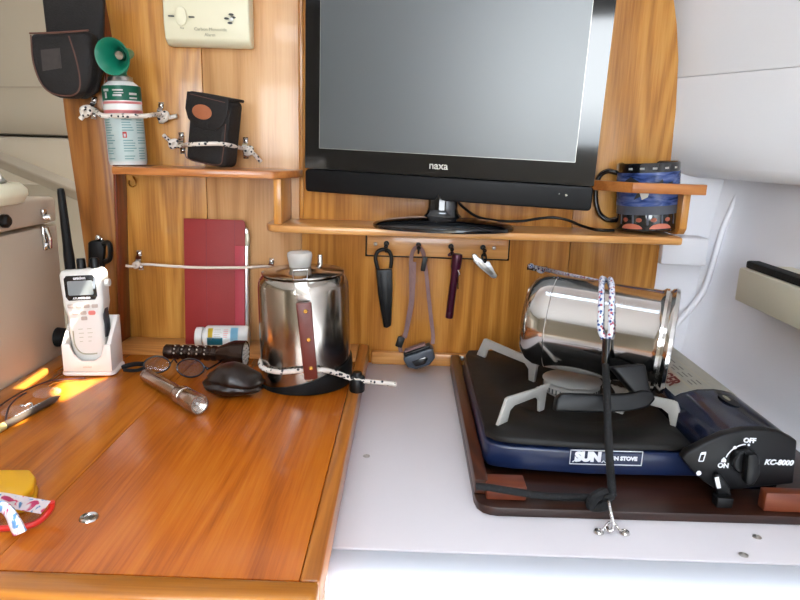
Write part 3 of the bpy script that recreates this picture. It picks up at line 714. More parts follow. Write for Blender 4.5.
bm = nb(); prism(bm, oval(-.007, hh-.023, .0165, .0105), .0012, MX(((1, 0, 0, 0), (0, 0, -1, -hd-.0040), (0, 1, 0, 0), (0, 0, 0, 1))), .0004); part('patch', bm, BROWN, flp, 'tan oval leather patch')
bm = nb(); tube(bm, [(hw-.002, -hd-.0005, hh-.034), (hw-.002, -hd-.0005, .02), (hw-.006, -hd-.0005, .005), (0, -hd-.0005, .0022), (-hw+.006, -hd-.0005, .004), (-hw+.001, -hd-.0005, .012)], .0008, 6); tube(bm, [(-hw+.004, -hd-.0046, hh-.001), (hw-.004, -hd-.0046, hh-.004)], .0006, 6, smooth=0); part('piping', bm, PIPE, kc)
yk = FRT+.003
bm = nb(); tube(bm, [AT(163.5, 135, PY-.006), AT(170, 141, PY-.008), AT(178, 146, PY-.011), AT(184, 145, 1.045), AT(190, 144.5, FRT+.004), AT(207, 143.8, FRT-.0015), AT(221, 143.8, FRT+.002), AT(233, 146, FRT+.026), AT(241, 148, 1.04), AT(248, 149.5, PY-.011), AT(254, 154, PY-.010), AT(261, 162, PY-.006)], .0031, 10)
knot(bm, AT(174, 144, PY-.011), .95); knot(bm, AT(249, 151, PY-.012), .95)
tag(obj('bungee_cord', bm, FLECK), 'white flecked elastic cord across the small black camera case', 'cord', 'flecked elastic cords')

# =================================================================== BLACK TOOL POUCH on the post
po = AT(66, 60, .985)
pc = thing('tool_pouch', 'open black pouch with brown piping hanging on the post at upper left', 'pouch', po)
FPm = frame(AT(66, 60, 1.005), (1, 0, 0), (0, 0, 1))
def onP(px, py, z=0): return onM(px, py, FPm, z)
bm = nb(); prism(bm, [onP(*q) for q in ((103, -12), (101, 70), (96, 92), (84, 99), (60, 96), (46, 80), (45, 30), (40, -12))], .012, FPm @ MX.Translation((0, 0, -.012)), .004, 3); obj('back_panel', bm, LEATHER, pc, ang=60)
bm = nb(); prism(bm, [onP(*q, .03) for q in ((29, 33), (31, 60), (37, 80), (45, 92), (58, 97.5), (72, 98), (84, 92), (91, 80), (92, 60), (90, 30), (60, 32))], .034, FPm @ MX.Translation((0, 0, .0005)), .010, 4); pkt = obj('front_pocket', bm, LEATHER, pc, ang=60)
bm = nb(); tube(bm, [FPm @ V((*onP(*q, .034), .0345)) for q in ((31, 35), (33, 60), (39, 79), (47, 90), (58, 95), (72, 95.5), (79, 90), (80, 78), (76, 58), (69, 36))], .0011, 6)
tube(bm, [FPm @ V((*onP(*q, .034), .0350)) for q in ((30, 33.5), (60, 32.5), (89, 30.5))], .0014, 6); obj('piping', bm, PIPE, pkt)
bm = nb(); prism(bm, [onP(*q, .034) for q in ((41, 50), (60, 48), (62, 68), (43, 71))], .0006, FPm @ MX.Translation((0, 0, .0345))); obj('embossed_patch', bm, pm('embossed_leather', '#332c29', .5, var=.3, vs=150), pkt)

# =================================================================== KEY RACK
YK = PY-.011
a = AT(367, 236.5, YK); c = AT(508, 258, YK)
kr = thing('hook_rack', 'oak hook rail with four black hooks below the shelf', 'hook rail', ((a.x+c.x)/2, PY, c.z))
zk0 = AT(440, 257.5, YK).z; zk1 = min(zl0-.0006, AT(440, 236, YK).z)
bm = nb(); bx(bm, a.x, c.x, YK, PY-.0004, zk0, zk1, .002); obj('rail', bm, TRIM, kr)
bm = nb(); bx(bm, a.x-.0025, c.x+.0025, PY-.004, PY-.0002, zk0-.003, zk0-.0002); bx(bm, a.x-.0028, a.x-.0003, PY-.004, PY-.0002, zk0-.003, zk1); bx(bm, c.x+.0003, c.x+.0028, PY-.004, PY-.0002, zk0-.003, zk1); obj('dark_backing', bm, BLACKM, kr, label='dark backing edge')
for (px, py) in ((375.5, 244), (494, 248)):
    bm = nb(); p = AT(px, py, YK); lathe(bm, [(0, .0015), (.002, .0014), (.0033, .0004), (.0033, 0), (0, 0)], zframe(p, (0, -1, 0)), 14); obj('screw', bm, STEELB, kr)
HK = []
for (px, py) in ((386.5, 243.5), (418.5, 245), (451, 246.5), (483, 247.5)):
    bm = nb(); p = AT(px, py, YK)
    lathe(bm, [(0, .0012), (.0042, .0012), (.0046, 0), (0, 0)], zframe(p, (0, -1, 0)), 16)
    tube(bm, [p, p+V((0, -.010, -.001)), p+V((0, -.016, -.008)), p+V((0, -.022, -.010)), p+V((0, -.026, -.003))], .0016, 8)
    ell(bm, p+V((0, -.026, -.001)), (.0034, .0034, .0034), None, 14, 8)
    obj('hook', bm, BLACK, kr); HK.append(p)

# --- black sheath on the first hook
YG = YK-.017
def flat_outline(px): return [AT(x, y, YG) for x, y in px]
def outl(bm, px, Yf, th, bev=.001, hole=None):
    M = frame(AT(px[0][0], px[0][1], Yf), (1, 0, 0), (0, 0, 1))
    pts = [onM(x, y, M) for x, y in px]; prism(bm, pts, th, M @ MX.Translation((0, 0, -th)), bev); return bm
kn = thing('sheath_knife', 'black plastic sheathed tool hanging by its loop from the leftmost hook', 'tool', AT(385, 300, YG))
bm = nb(); outl(bm, ((376, 270), (392, 269.5), (392.5, 290), (391, 326), (387, 328.5), (383.5, 327.5), (378, 295)), YG, .011, .002); shth = obj('sheath', bm, BLACK, kn)
bm = nb(); outl(bm, ((380, 273), (388, 272.5), (388.5, 290), (388, 322), (385.5, 323), (381, 293)), YG-.0005, .003, .001); obj('ridge', bm, BLACK, shth)
bm = nb(); tube(bm, [AT(*q, YG+.003) for q in ((378, 269), (375.5, 259), (377.5, 252), (383, 249.5), (389, 251.5), (391.5, 258), (390.5, 268))], .0032, 10); obj('loop', bm, BLACK, kn)

# --- headlamp on the second hook
hl = thing('headlamp', 'grey headlamp hanging by its mauve strap from the second hook', 'headlamp', AT(418, 362, YG-.01))
def strap(px, w=.0085, t=.0014, Y=YG, z0=None):
    bm = nb(); pts = [AT(x, y, Y if len(q) < 1 else q[0]) for x, y, *q in px]
    sweep(bm, spline(pts, 6), rect(w, t), up=(0, -1, 0)); return bm
obj('strap', strap([(401, 352, 1.035), (400, 345, 1.035), (405, 334), (408, 318), (411, 300), (411, 280), (411, 262), (413, 251), (418, 247.2, HK[1].y-.0175), (423, 252), (425, 264), (427, 280), (429, 300), (431, 318), (433, 335), (432.5, 344, 1.035)], .0064), STRAP, hl)
obj('strap_end', strap([(414.5, 262), (413.5, 285), (412, 305), (408, 325), (405, 338)], .006, .0012, YG-.0025), STRAP, hl)
bm = nb(); p = AT(400, 342, 1.032); M = frame(p, (.3, 0, 1), (-1, 0, .3)); prism(bm, rrect(-.009, .009, -.006, .006, .002), .004, M @ MX.Translation((0, 0, -.002)), .001); obj('buckle', bm, BLACK, hl); bm = nb(); p = AT(424, 264, YG-.003); M = frame(p, (.15, 0, 1), (-1, 0, .15)); prism(bm, rrect(-.012, .012, -.004, .004, .002), .003, M @ MX.Translation((0, 0, -.001)), .001); obj('buckle', bm, BLACK, hl)
Mh = frame(AT(420, 357.5, 1.022), (1, 0, .40), (-.40, 0, 1))
bm = nb(); prism(bm, [(-.026, .010), (-.024, -.006), (-.012, -.014), (.012, -.014), (.024, -.006), (.026, .010), (.022, .013), (-.022, .013)], .024, Mh @ MX.Translation((0, 0, -.012)), .004, 3); hsg = obj('housing', bm, GREYPL, hl, ang=50)
bm = nb(); prism(bm, [(-.014, .002), (-.011, -.008), (.006, -.009), (.013, -.002), (.010, .003)], .003, Mh @ MX.Translation((0, 0, .0115)), .001); obj('lamp_window', bm, BLACKG, hsg)
bm = nb(); box(bm, (0, .0155, .002), (.046, .005, .020), Mh, .002); obj('battery_lid', bm, BLACK, hsg)
bm = nb(); box(bm, (-.002, .0195, 0), (.036, .0045, .014), Mh, .002); obj('forehead_pad', bm, STRAP, hl)

# --- maroon penlight on the third hook
a = AT(449, 318, YG-.002); c = AT(457.5, 254, YG-.002)
mt = thing('penlight', 'maroon penlight hanging from the third hook', 'flashlight', c)
Mm = zframe(a, c-a); Lm = (c-a).length
bm = nb(); lathe(bm, [(0, 0), (.0056, 0), (.0062, .001), (.0062, .010), (.0058, .011), (.0062, .012), (.0062, Lm*.72), (.0070, Lm*.76), (.0085, Lm*.80), (.0085, Lm*.97), (.0078, Lm), (0, Lm)], Mm, 24); obj('barrel', bm, MAROON, mt)
bm = nb(); tube(bm, [c+V((-.004, 0, 0)), HK[2]+V((-.005, -.0185, -.012)), HK[2]+V((.001, -.0185, -.0065)), HK[2]+V((.006, -.0185, -.011)), c+V((.007, 0, -.004))], .0016, 8); obj('ring', bm, MAROON, mt)
bm = nb(); q = AT(458.5, 275, YG-.010); tube(bm, [AT(458, 270, YG-.009), AT(459.5, 274, YG-.012), AT(458, 278, YG-.012), AT(458, 289, YG-.010)], .0011, 6); obj('pocket_clip', bm, STEEL, mt)

# --- silver bottle opener / pocket knife on the fourth hook
fk = thing('pocket_knife', 'small silver pocket knife hanging from the rightmost hook', 'knife', AT(484, 266, YG))
bm = nb(); outl(bm, ((472, 254.5), (475.5, 254), (479, 258), (486, 262), (489.5, 261.5), (495, 272), (497.5, 276), (496, 278.5), (492, 278), (480, 268), (474, 262)), YG-.001, .006, .0012); obj('handle', bm, SILV, fk)
bm = nb(); outl(bm, ((477, 259), (486, 265), (494, 274), (491, 275), (481, 267)), YG-.0018, .003, .0004); obj('side_plate', bm, STEELB, fk)
bm = nb(); tube(bm, [AT(485, 262.5, YG-.003), HK[3]+V((.004, -.018, -.014)), HK[3]+V((.001, -.019, -.0065)), HK[3]+V((-.003, -.018, -.012))], .0014, 8, True); obj('ring', bm, BLACK, fk)

# =================================================================== RED COVERED TABLET, WHITE CORD
tR = thing('tablet', 'red covered tablet with a silver edge standing against the oak wall', 'tablet', ONZ(218, 350, 0))
bl = AT(186.5, 347, 1.035); bl.z = .0004; tlp = AT(184.5, 218.5, 1.055); ylow = 1.035
wT = AT(245.5, 300, 1.045).x - AT(185.5, 300, 1.045).x
MT = frame((AT(185.8, 300, 1.045).x, 1.036, .0012), (1, 0, 0), (0, .095, 1)); hT = (tlp.z-.001)*1.005
def rtop(w, h, r): return [(0, 0), (w, 0)]+[(w-r+r*cos(rad(k*15)), h-r+r*sin(rad(k*15))) for k in range(7)]+[(0, h)]
bm = nb(); prism(bm, rtop(wT, hT, .006), .0035, MT, .0008); obj('cover', bm, RED, tR)
bm = nb(); prism(bm, [(wT*.835, .001), (wT-.001, .001), (wT-.001, hT*.80), (wT*.835, hT*.80)], .0006, MT @ MX.Translation((0, 0, .0034)), .0002); obj('cover_strip', bm, RED2, tR, label='lighter red strip of the cover')
bm = nb()
for f in (.365, .832): prism(bm, [(wT*f, .001), (wT*f+.0006, .001), (wT*f+.0006, hT-.001), (wT*f, hT-.001)], .0003, MT @ MX.Translation((0, 0, .0035)))
obj('fold_line', bm, pm('red_fold', '#701a28', .6), tR)
bm = nb(); prism(bm, rtop(wT+.0045, hT-.012, .006), .0068, MT @ MX.Translation((0, 0, -.0072)), .002); obj('slab', bm, SILV, tR, ang=50)
bm = nb(); prism(bm, [(wT-.0008, hT-.042), (wT+.006, hT-.042), (wT+.006, hT-.021), (wT-.0008, hT-.021)], .010, MT @ MX.Translation((0, 0, -.0075)), .0015); obj('hinge', bm, pm('hinge_grey', '#b4b09c', .35, .3), tR)
bm = nb(); tube(bm, [AT(125.5, 265.5, 1.05), AT(132, 266.5, 1.055), AT(139, 264.5, PY-.009), AT(150, 264.5, 1.045), AT(172, 266.2, 1.031), AT(197, 267.5, 1.026), AT(222, 267.7, 1.024), AT(245, 267.5, 1.03), AT(262, 266.5, 1.045), AT(271, 267, PY-.010), AT(277, 269, PY-.008)], .0023, 10)
knot(bm, AT(136.5, 265, PY-.010), .75); tag(obj('shock_cord', bm, WCORD), 'thin white elastic cord stretched across the red covered tablet', 'cord')

# ring hook and belt clip
bm = nb(); p = AT(135, 182, PY); tube(bm, [p+V((0, 0, .007)), p+V((0, -.006, .009)), p+V((.004, -.008, .003)), p+V((.005, -.009, -.004)), p+V((-.001, -.010, -.007)), p+V((-.005, -.011, -.003)), p+V((-.004, -.012, .003))], .0012, 8); tag(obj('screw_eye', bm, BRASS), 'small brass screw eye in the oak wall under the upper shelf', 'hook')
bc = thing('belt_clip', 'black belt clip screwed to the dark post behind the radio', 'clip', AT(98, 255, 1.02))
bm = nb(); Yc = 1.02
outl(bm, ((87.5, 243), (90, 241), (102, 240.5), (103.5, 242), (103, 268), (88, 270)), Yc, .009, .002); obj('plate', bm, BLACK, bc)
bm = nb(); tube(bm, [AT(103, 244, Yc-.002), AT(108.5, 243, Yc-.006), AT(110.5, 250, Yc-.006), AT(109.5, 259, Yc-.004), AT(104.5, 262, Yc-.002)], .0042, 8); obj('jaw', bm, BLACK, bc)
bm = nb(); ell(bm, AT(98.5, 237.5, 1.024), (.005, .005, .005), None, 14, 8); outl(bm, ((95, 238), (102, 238), (102, 242), (95, 242)), 1.024, .003); obj('screw', bm, CHROME, bc)
# =================================================================== PERCOLATOR
pcx = AT(306.3, 380, .885).x; PCY = .888
PO = MX.Translation((pcx, PCY, .0008)) @ MX.Rotation(rad(-1.6), 4, 'Y')
pk = thing('percolator', 'steel coffee percolator with glass knob and wooden handle standing on the table', 'percolator', None, PO)
RP = .0638
ztr = (PO.inverted() @ AT(303, 281, PCY-.055)).z          # front of the lid rim
bm = nb(); lathe(bm, [(0, .004), (RP-.004, .004), (RP, .008), (RP, .05), (RP-.0008, ztr-.018), (RP-.0018, ztr-.011), (RP-.0042, ztr-.0055), (RP-.0075, ztr-.0015), (RP-.010, ztr), (0, ztr)], None, 64); part('body', bm, STEELP, pk)
bm = nb(); lathe(bm, [(0, ztr+.0002), (RP-.0085, ztr+.0002), (RP-.0066, ztr+.0012), (RP-.0066, ztr+.0028), (RP-.009, ztr+.0040), (RP-.025, ztr+.0065), (.024, ztr+.008), (.0195, ztr+.0095), (0, ztr+.0095)], None, 64); part('lid', bm, STEELP, pk)
zk = ztr+.0096
bm = nb(); lathe(bm, [(0, zk), (.0150, zk), (.0155, zk+.003), (.0165, zk+.010), (.0175, zk+.016), (.0165, zk+.0195), (.012, zk+.0215), (0, zk+.0217)], MX.Translation((-.004, 0, 0)), 32); knb = part('knob', bm, GLASS, pk, 'clear glass knob')
bm = nb(); lathe(bm, [(0, zk+.0008), (.011, zk+.0008), (.0115, zk+.010), (0, zk+.0115)], MX.Translation((-.004, 0, 0)), 24); part('knob_core', bm, WPLAST, knb)
bm = nb(); tmp = nb(); n = 64; rings = []            # black foot band, its rim runs down to the left
for r, f in ((RP+.0008, 0), (RP+.0025, .12), (RP+.0026, .8), (RP+.0022, 1), (RP+.0003, 1), (RP+.0003, .05)):
    row = []
    for k in range(n):
        a = 2*pi*k/n; top = .021+.017*cos(a-rad(20)); row.append(tmp.verts.new((r*cos(a), r*sin(a), top*f)))
    rings.append(row)
for i in range(len(rings)):
    a, c = rings[i], rings[(i+1) % len(rings)]
    for k in range(n): tmp.faces.new((a[k], a[(k+1) % n], c[(k+1) % n], c[k]))
bmesh.ops.recalc_face_normals(tmp, faces=tmp.faces); join(bm, tmp); part('foot_band', bm, RUBBER, pk)
# handle folded against the front
Pd = PO.inverted().to_3x3() @ V((EYE.x-pcx, EYE.y-PCY, 0)).normalized(); ha = math.atan2(Pd.y, Pd.x)-rad(2)
fr = V((cos(ha), sin(ha), 0)); tx = V((-sin(ha), cos(ha), 0))
HM_ = MX(((tx.x, 0, fr.x, fr.x*RP), (tx.y, 0, fr.y, fr.y*RP), (0, 1, 0, 0), (0, 0, 0, 1)))
tilt_ = HM_ @ MX.Rotation(rad(-5.5), 4, 'Z')
def onH(px, py, z=.010):
    return onM(px, py, PO @ HM_, z)
h0, h1, h2, h3 = onH(296, 302), onH(311.5, 301.5), onH(318, 377), onH(304.5, 378.5)
bm = nb(); prism(bm, [h0, h3, h2, h1], .0080, HM_ @ MX.Translation((0, 0, .0100)), .0018, 2); hdl = part('handle', bm, pm('handle_wood', '#5d241a', .38, var=.25, vs=60), pk, 'dark red-brown wooden handle strip')
bm = nb()
for (px, py) in ((305.5, 311.5), (308.5, 340), (311, 368.5)):
    bm = nb(); q = onH(px, py, .018); lathe(bm, [(0, .0014), (.0022, .0012), (.0032, 0), (0, 0)], HM_ @ MX.Translation((q[0], q[1], .0179)), 16)
    part('rivet', bm, BRASS, hdl)
bm = nb(); s0, s1_, s2_, s3_ = onH(294, 283), onH(307, 282), onH(311, 301), onH(297.5, 302)
prism(bm, [s0, s3_, s2_, s1_], .002, HM_ @ MX.Translation((0, 0, .0085)), .0004)
for (px, py) in ((298, 295), (302.5, 294.5), (307, 294)):
    q = onH(px, py); lathe(bm, [(0, .0012), (.0012, .0008), (.0016, 0), (0, 0)], HM_ @ MX.Translation((q[0], q[1], .0104)), 10)
part('bracket', bm, STEELB, pk)
bm = nb(); w0, w1 = onH(293, 281), onH(307, 280); v0, v1 = onH(293, 273, 0), onH(308, 272, 0)
tube(bm, [HM_ @ V((w0[0], w0[1], .006)), HM_ @ V((w1[0], w1[1], .006)), HM_ @ V((v1[0], v1[1]+.002, -.005)), HM_ @ V((v0[0], v0[1]+.002, -.005))], .0014, 8, True, 0); part('bail_ring', bm, STEEL, pk)
bm = nb(); lathe(bm, [(0, 0), (.004, 0), (.004, .012), (.003, .014), (0, .014)], MX.Translation((.020, .030, ztr+.007)), 14); part('hinge_knob', bm, STEEL, pk)
# bungee with cord lock
bm = nb()
def on_pot(px, py, R):
    d = ray(px, py); a = d.x*d.x+d.y*d.y; ex, ey = EYE.x-pcx, EYE.y-PCY
    b_ = ex*d.x+ey*d.y; c = ex*ex+ey*ey-R*R; q = b_*b_-a*c
    return EYE+d*((-b_-math.sqrt(max(q, 0)))/a)
RC = RP+.0044
cordp = [AT(263.5, 356, .90)]+[on_pot(x, y, RC) for x, y in ((260.5, 363.5), (265, 369), (280, 372), (300, 370.5), (322, 370), (336, 373))]+[AT(349, 377.5, .846), AT(362, 380.5, .845), AT(376, 382, .86), AT(396.5, 384, .86)]
tube(bm, cordp, .0036, 10); tag(obj('bungee_cord', bm, FLECK), 'white flecked elastic cord around the foot of the percolator', 'cord', 'flecked elastic cords')
p = ONZ(357, 391, .0005); clk = thing('cord_lock', 'black cord lock standing on the table edge right of the percolator', 'cord lock', p)
bm = nb(); c0 = AT(357.5, 382, p.y); lathe(bm, [(0, 0), (.0098, 0), (.0108, .002), (.0108, .016), (.0095, .019), (0, .019)], MX.Translation(p), 28); obj('barrel', bm, BLACK, clk)
bm = nb(); lathe(bm, [(0, .0192), (.007, .0192), (.007, .026), (.0058, .028), (0, .028)], MX.Translation(p), 24); ell(bm, p+V((.006, -.003, .021)), (.005, .004, .004)); ell(bm, p+V((-.006, -.003, .021)), (.005, .004, .004)); obj('plunger', bm, BLACK, clk)

# =================================================================== RADIO IN ITS CRADLE
Yr = ONZ(88, 376, 0).y
RO_ = ONZ(87, 376, 0); RO_.y += .022
RM_ = MX.Translation((RO_.x, RO_.y, .0008)) @ MX.Rotation(rad(6), 4, 'Z')
cr_ = thing('radio_cradle', 'white charging cradle standing at the back left corner of the table', 'cradle', None, RM_)
bm = nb(); prism(bm, rrect(-.037, .037, -.025, .029, .010), .006, None, .002); part('base', bm, WPLAST2, cr_)
bm = nb()
side = [(-.023, .0062), (.026, .0062), (.026, .078), (.016, .080), (-.012, .055), (-.021, .047)]
SM = lambda x: MX(((0, 0, 1, x), (1, 0, 0, 0), (0, 1, 0, 0), (0, 0, 0, 1)))
prism(bm, side, .005, SM(-.0335), .0015); prism(bm, side, .006, SM(.0275), .0015)
prism(bm, [(-.0335, .0062), (.0335, .0062), (.0335, .047), (.024, .046), (.020, .030), (.010, .022), (-.008, .022), (-.018, .032), (-.023, .047), (-.0335, .047)], .005, MX(((1, 0, 0, 0), (0, 0, -1, -.0185), (0, 1, 0, 0), (0, 0, 0, 1))), .0015)
box(bm, (0, .024, .042), (.066, .004, .072), None, .001); part('holder', bm, WPLAST2, cr_)
bm = nb(); text(bm, 'uniden', .0045, MX(((1, 0, 0, 0), (0, 0, -1, -.0236), (0, 1, 0, .0135), (0, 0, 0, 1))), .0003); part('lettering', bm, INKG, cr_)
# radio, leaning back a little
RA = RM_ @ MX.Translation((-.0005, .003, .0075)) @ MX.Rotation(rad(-4), 4, 'X') @ MX.Rotation(rad(-3.5), 4, 'Y')
rd = thing('handheld_radio', 'white handheld marine radio with a black antenna standing in its cradle', 'radio', None, RA)
fr_ = [(-.021, .0), (.021, .0), (.0225, .030), (.0245, .062), (.0235, .075), (.0275, .092), (.0285, .135), (.0255, .142), (-.0255, .142), (-.0285, .135), (-.0275, .092), (-.0235, .075), (-.0245, .062), (-.0225, .030)]
bm = nb(); prism(bm, fr_, .034, MX(((1, 0, 0, 0), (0, 0, -1, .019), (0, 1, 0, 0), (0, 0, 0, 1))), .005, 3); part('body', bm, WPLAST, rd, ang=50)
FR = MX(((1, 0, 0, 0), (0, 0, -1, -.0150), (0, 1, 0, 0), (0, 0, 0, 1)))
bm = nb(); prism(bm, [(-.0215, .104), (-.018, .0985), (.018, .0985), (.0215, .104), (.0215, .130), (.018, .134), (-.018, .134), (-.0215, .130)], .0012, FR, .0005); dfr = part('display_frame', bm, BLACKG, rd)
bm = nb(); prism(bm, rrect(-.017, .017, .106, .1265, .002), .0006, FR @ MX.Translation((0, 0, .0012))); part('display', bm, LCD, dfr)
bm = nb(); text(bm, 'uniden', .0062, FR @ MX.Translation((0, .1302, .0014)), .0002, bold=.0001); text(bm, 'ATLANTIS 250', .0038, FR @ MX.Translation((0, .1015, .0014)), .0002, bold=.0001); part('lettering', bm, INKW, dfr)
bm = nb()
for (x, z) in ((-.0165, .091), (-.0055, .0905), (.0055, .090), (.0165, .0895), (-.011, .081), (.0, .0805), (.0, .0725)):
    bm = nb(); prism(bm, rrect(x-.0042, x+.0042, z-.0028, z+.0028, .0015), .0018, FR, .0006)
    part('button', bm, pm('radio_button', '#b3a59b', .45), rd)
bm = nb(); prism(bm, rrect(.0065, .0165, .0768, .0832, .0028), .0018, FR, .0006); part('red_button', bm, pm('red_button', '#d77a70', .4), rd, 'red button')
bm = nb()
for z, w in ((.057, .006), (.051, .007), (.045, .0055), (.039, .004)):
    prism(bm, [(-.010, z-.0004), (-.010+w, z-.0004), (-.010+w, z+.0004), (-.010, z+.0004)], .0003, FR); prism(bm, [(.002, z-.0004), (.002+w, z-.0004), (.002+w, z+.0004), (.002, z+.0004)], .0003, FR)
part('small_print', bm, INKG, rd)
bm = nb(); tube(bm, [FR @ V(q) for q in ((-.0175, .055, .0004), (-.017, .035, .0006), (-.010, .023, .0008), (.002, .020, .0008), (.012, .0205, .0006))], .0009, 6); part('groove', bm, INKG, rd)
for sx in (-1, 1):
    bm = nb(); prism(bm, [(-.009, .034), (.010, .034), (.012, .055), (.009, .078), (-.003, .080), (-.010, .062)], .004, MX(((0, 0, 1, .0215 if sx > 0 else -.0255), (1, 0, 0, 0), (0, 1, 0, .008), (0, 0, 0, 1))), .001); part('grip', bm, pm('grip_grey', '#33343a', .6), rd)
bm = nb(); cyl(bm, (.0285, .002, .120), (.0345, .002, .120), .0055, 18); part('side_knob', bm, WPLAST, rd)
for x in (-.002, .0165):
    bm = nb(); lathe(bm, [(0, 0), (.0062, 0), (.0062, .012), (.005, .0145), (0, .0145)], MX.Translation((x, .002, .142)), 20); part('knob', bm, BLACK, rd)
bm = nb(); at_ = RA.inverted() @ AT(60.5, 188, RO_.y+.004); ab = V((-.018, .003, .142))
lathe(bm, [(0, 0), (.0072, 0), (.0072, .02), (.0062, .035), (.0050, (at_-ab).length-.006), (.0042, (at_-ab).length-.001), (0, (at_-ab).length)], zframe(ab, at_-ab), 20); part('antenna', bm, RUBBER, rd)

# =================================================================== THINGS AT THE BACK OF THE TABLE
# pill bottle
pbY = 1.014; zc_ = .0202
a = AT(196, 336, pbY); c = AT(249, 333, pbY+.008); a.z = c.z = zc_; c.z = zc_
pb = thing('pill_bottle', 'white pill bottle lying on its side in front of the red tablet', 'bottle', V(((a.x+c.x)/2, pbY, 0)))
MPB = zframe(a, c-a, (0, 0, 1)); LB = (c-a).length
bm = nb(); lathe(bm, [(0, .012), (.012, .012), (.0135, .0135), (.0168, .018), (.0172, .020), (.0172, LB-.003), (.0155, LB), (0, LB)], MPB @ MX.Diagonal((1.13, 1.13, 1, 1)), 36); obj('jar', bm, LABELW, pb)
bm = nb(); lathe(bm, [(0, 0), (.0125, 0), (.0145, .0015), (.0147, .0115), (0, .0115)], MPB @ MX.Diagonal((1.13, 1.13, 1, 1)), 36); obj('cap', bm, WPLAST, pb)
# label strips around the lying jar: angle measured about its axis
WLB = MPB @ MX.Rotation(rad(-128), 4, 'Z')
bm = nb(); patch(bm, .01944, -25, 35, .0225, .030, WLB); obj('yellow_label', bm, INKY, pb)
bm = nb(); patch(bm, .01944, 24, 62, .0215, .046, WLB); obj('teal_label', bm, pm('teal_label', '#2b8296', .4), pb)
bm = nb(); patch(bm, .01944, -30, 60, .058, .070, WLB); obj('blue_label', bm, pm('pale_blue_label', '#8cc6dc', .4), pb)
bm = nb()
for k in range(6): patch(bm, .01944, -18+k*9, -16+k*9, .032, .032+random.uniform(.009, .013), WLB, 3, .0006)
obj('small_print', bm, INKG, pb)
bm = nb()
for k in range(5): patch(bm, .01944, -16+k*9, -13+k*9, .047, .047+random.uniform(.005, .008), WLB, 3, .0006)
obj('pink_print', bm, PINK, pb)

# black flashlight lying behind
fa = ONZ(165, 351.5, .0205); fc = ONZ(246, 354.5, .0215)
fl = thing('flashlight', 'large black flashlight with a ribbed barrel lying behind the spectacles', 'flashlight', V(((fa.x+fc.x)/2, fa.y, 0)))
MF = zframe(fa, fc-fa); LF = (fc-fa).length; 
pr_ = [(0, 0), (.0095, 0), (.0112, .002), (.0112, .012)]
z = .014
while z < LF*.62: pr_ += [(.0103, z), (.0116, z+.002), (.0116, z+.007), (.0103, z+.009)]; z += .0115
pr_ += [(.0105, LF*.66), (.013, LF*.70), (.0185, LF*.80), (.0208, LF*.86), (.0212, LF-.001), (.0195, LF), (.0185, LF-.002), (0, LF-.002)]
bm = nb(); lathe(bm, pr_, MF, 36); obj('barrel', bm, BROWNM, fl, ang=30)
bm = nb(); lathe(bm, [(0, LF-.0018), (.0183, LF-.0018), (.0183, LF-.0008), (0, LF-.0008)], MF, 30); rfl = obj('reflector', bm, STEELB, fl)
for r, n in ((0, 1), (.0065, 6), (.0130, 12)):
    for k in range(n):
        bm = nb(); ell(bm, MF @ V((r*cos(2*pi*k/n), r*sin(2*pi*k/n), LF-.0003)), (.0021, .0021, .0021), None, 8, 6)
        obj('led', bm, WPLAST, rfl)
random.seed(3)
for k in range(5):
    for a_ in (85, 115, 145):
        p = MF @ (MX.Rotation(rad(a_+25), 4, 'Z') @ V((.0118, 0, .018+k*.0115))); bm = nb(); ell(bm, p, (.0014, .0014, .0014), None, 8, 6); obj('grip_stud', bm, STEELB, fl)

# spectacles standing on the table in front of it
sp = thing('spectacles', 'dark wire spectacles with oval lenses lying before the black flashlight', 'spectacles', ONZ(183, 377, 0))
Ys = ONZ(183, 378, 0).y
def lens(px, py, rx, ry, Y, tilt):
    o = AT(px, py, Y); M = frame(o, (1, tilt, 0), (0, .35, 1))
    return M, [(rx*cos(2*pi*k/32)*(1+.06*cos(4*pi*k/32)), ry*sin(2*pi*k/32)) for k in range(32)]
YL = Ys+.004
for (px, py, rx, ry, tl_) in ((157, 364.5, .0172, .0118, .15), (190.5, 368, .0190, .0132, -.06)):
    M, pts = lens(px, py, rx, ry, YL, tl_)
    bm = nb(); tube(bm, [M @ V((x, y, 0)) for x, y in pts], .0013, 8, True, 0); rm_ = obj('rim', bm, BLACKG, sp)
    bm = nb(); prism(bm, [(x*.98, y*.98) for x, y in pts], .0010, M @ MX.Translation((0, 0, -.0005))); obj('lens', bm, LENSG, rm_)
bm = nb(); tube(bm, [AT(171, 363, YL-.001), AT(174, 359.5, YL-.003), AT(177, 363, YL-.001)], .0011, 8); obj('bridge', bm, BLACKG, sp)
bm = nb(); tube(bm, [AT(205, 367, YL), AT(208.5, 368.5, YL+.004), AT(214, 366, YL+.02), AT(224, 360, YL+.06)], .0014, 8); ell(bm, AT(207.5, 368.8, YL-.001), (.0022, .0022, .0022), None, 10, 8); obj('temple', bm, BLACKG, sp)
bm = nb()
tube(bm, [AT(143, 364, YL), AT(136, 364, YL+.004), AT(128, 365.5, YL+.006), AT(122.5, 367.5, YL+.006)], .0035, 8); tube(bm, [AT(144, 368, YL-.002), AT(136, 370.5, YL-.004), AT(124, 370, YL-.002)], .0026, 8); obj('temple', bm, BLACKM, sp)

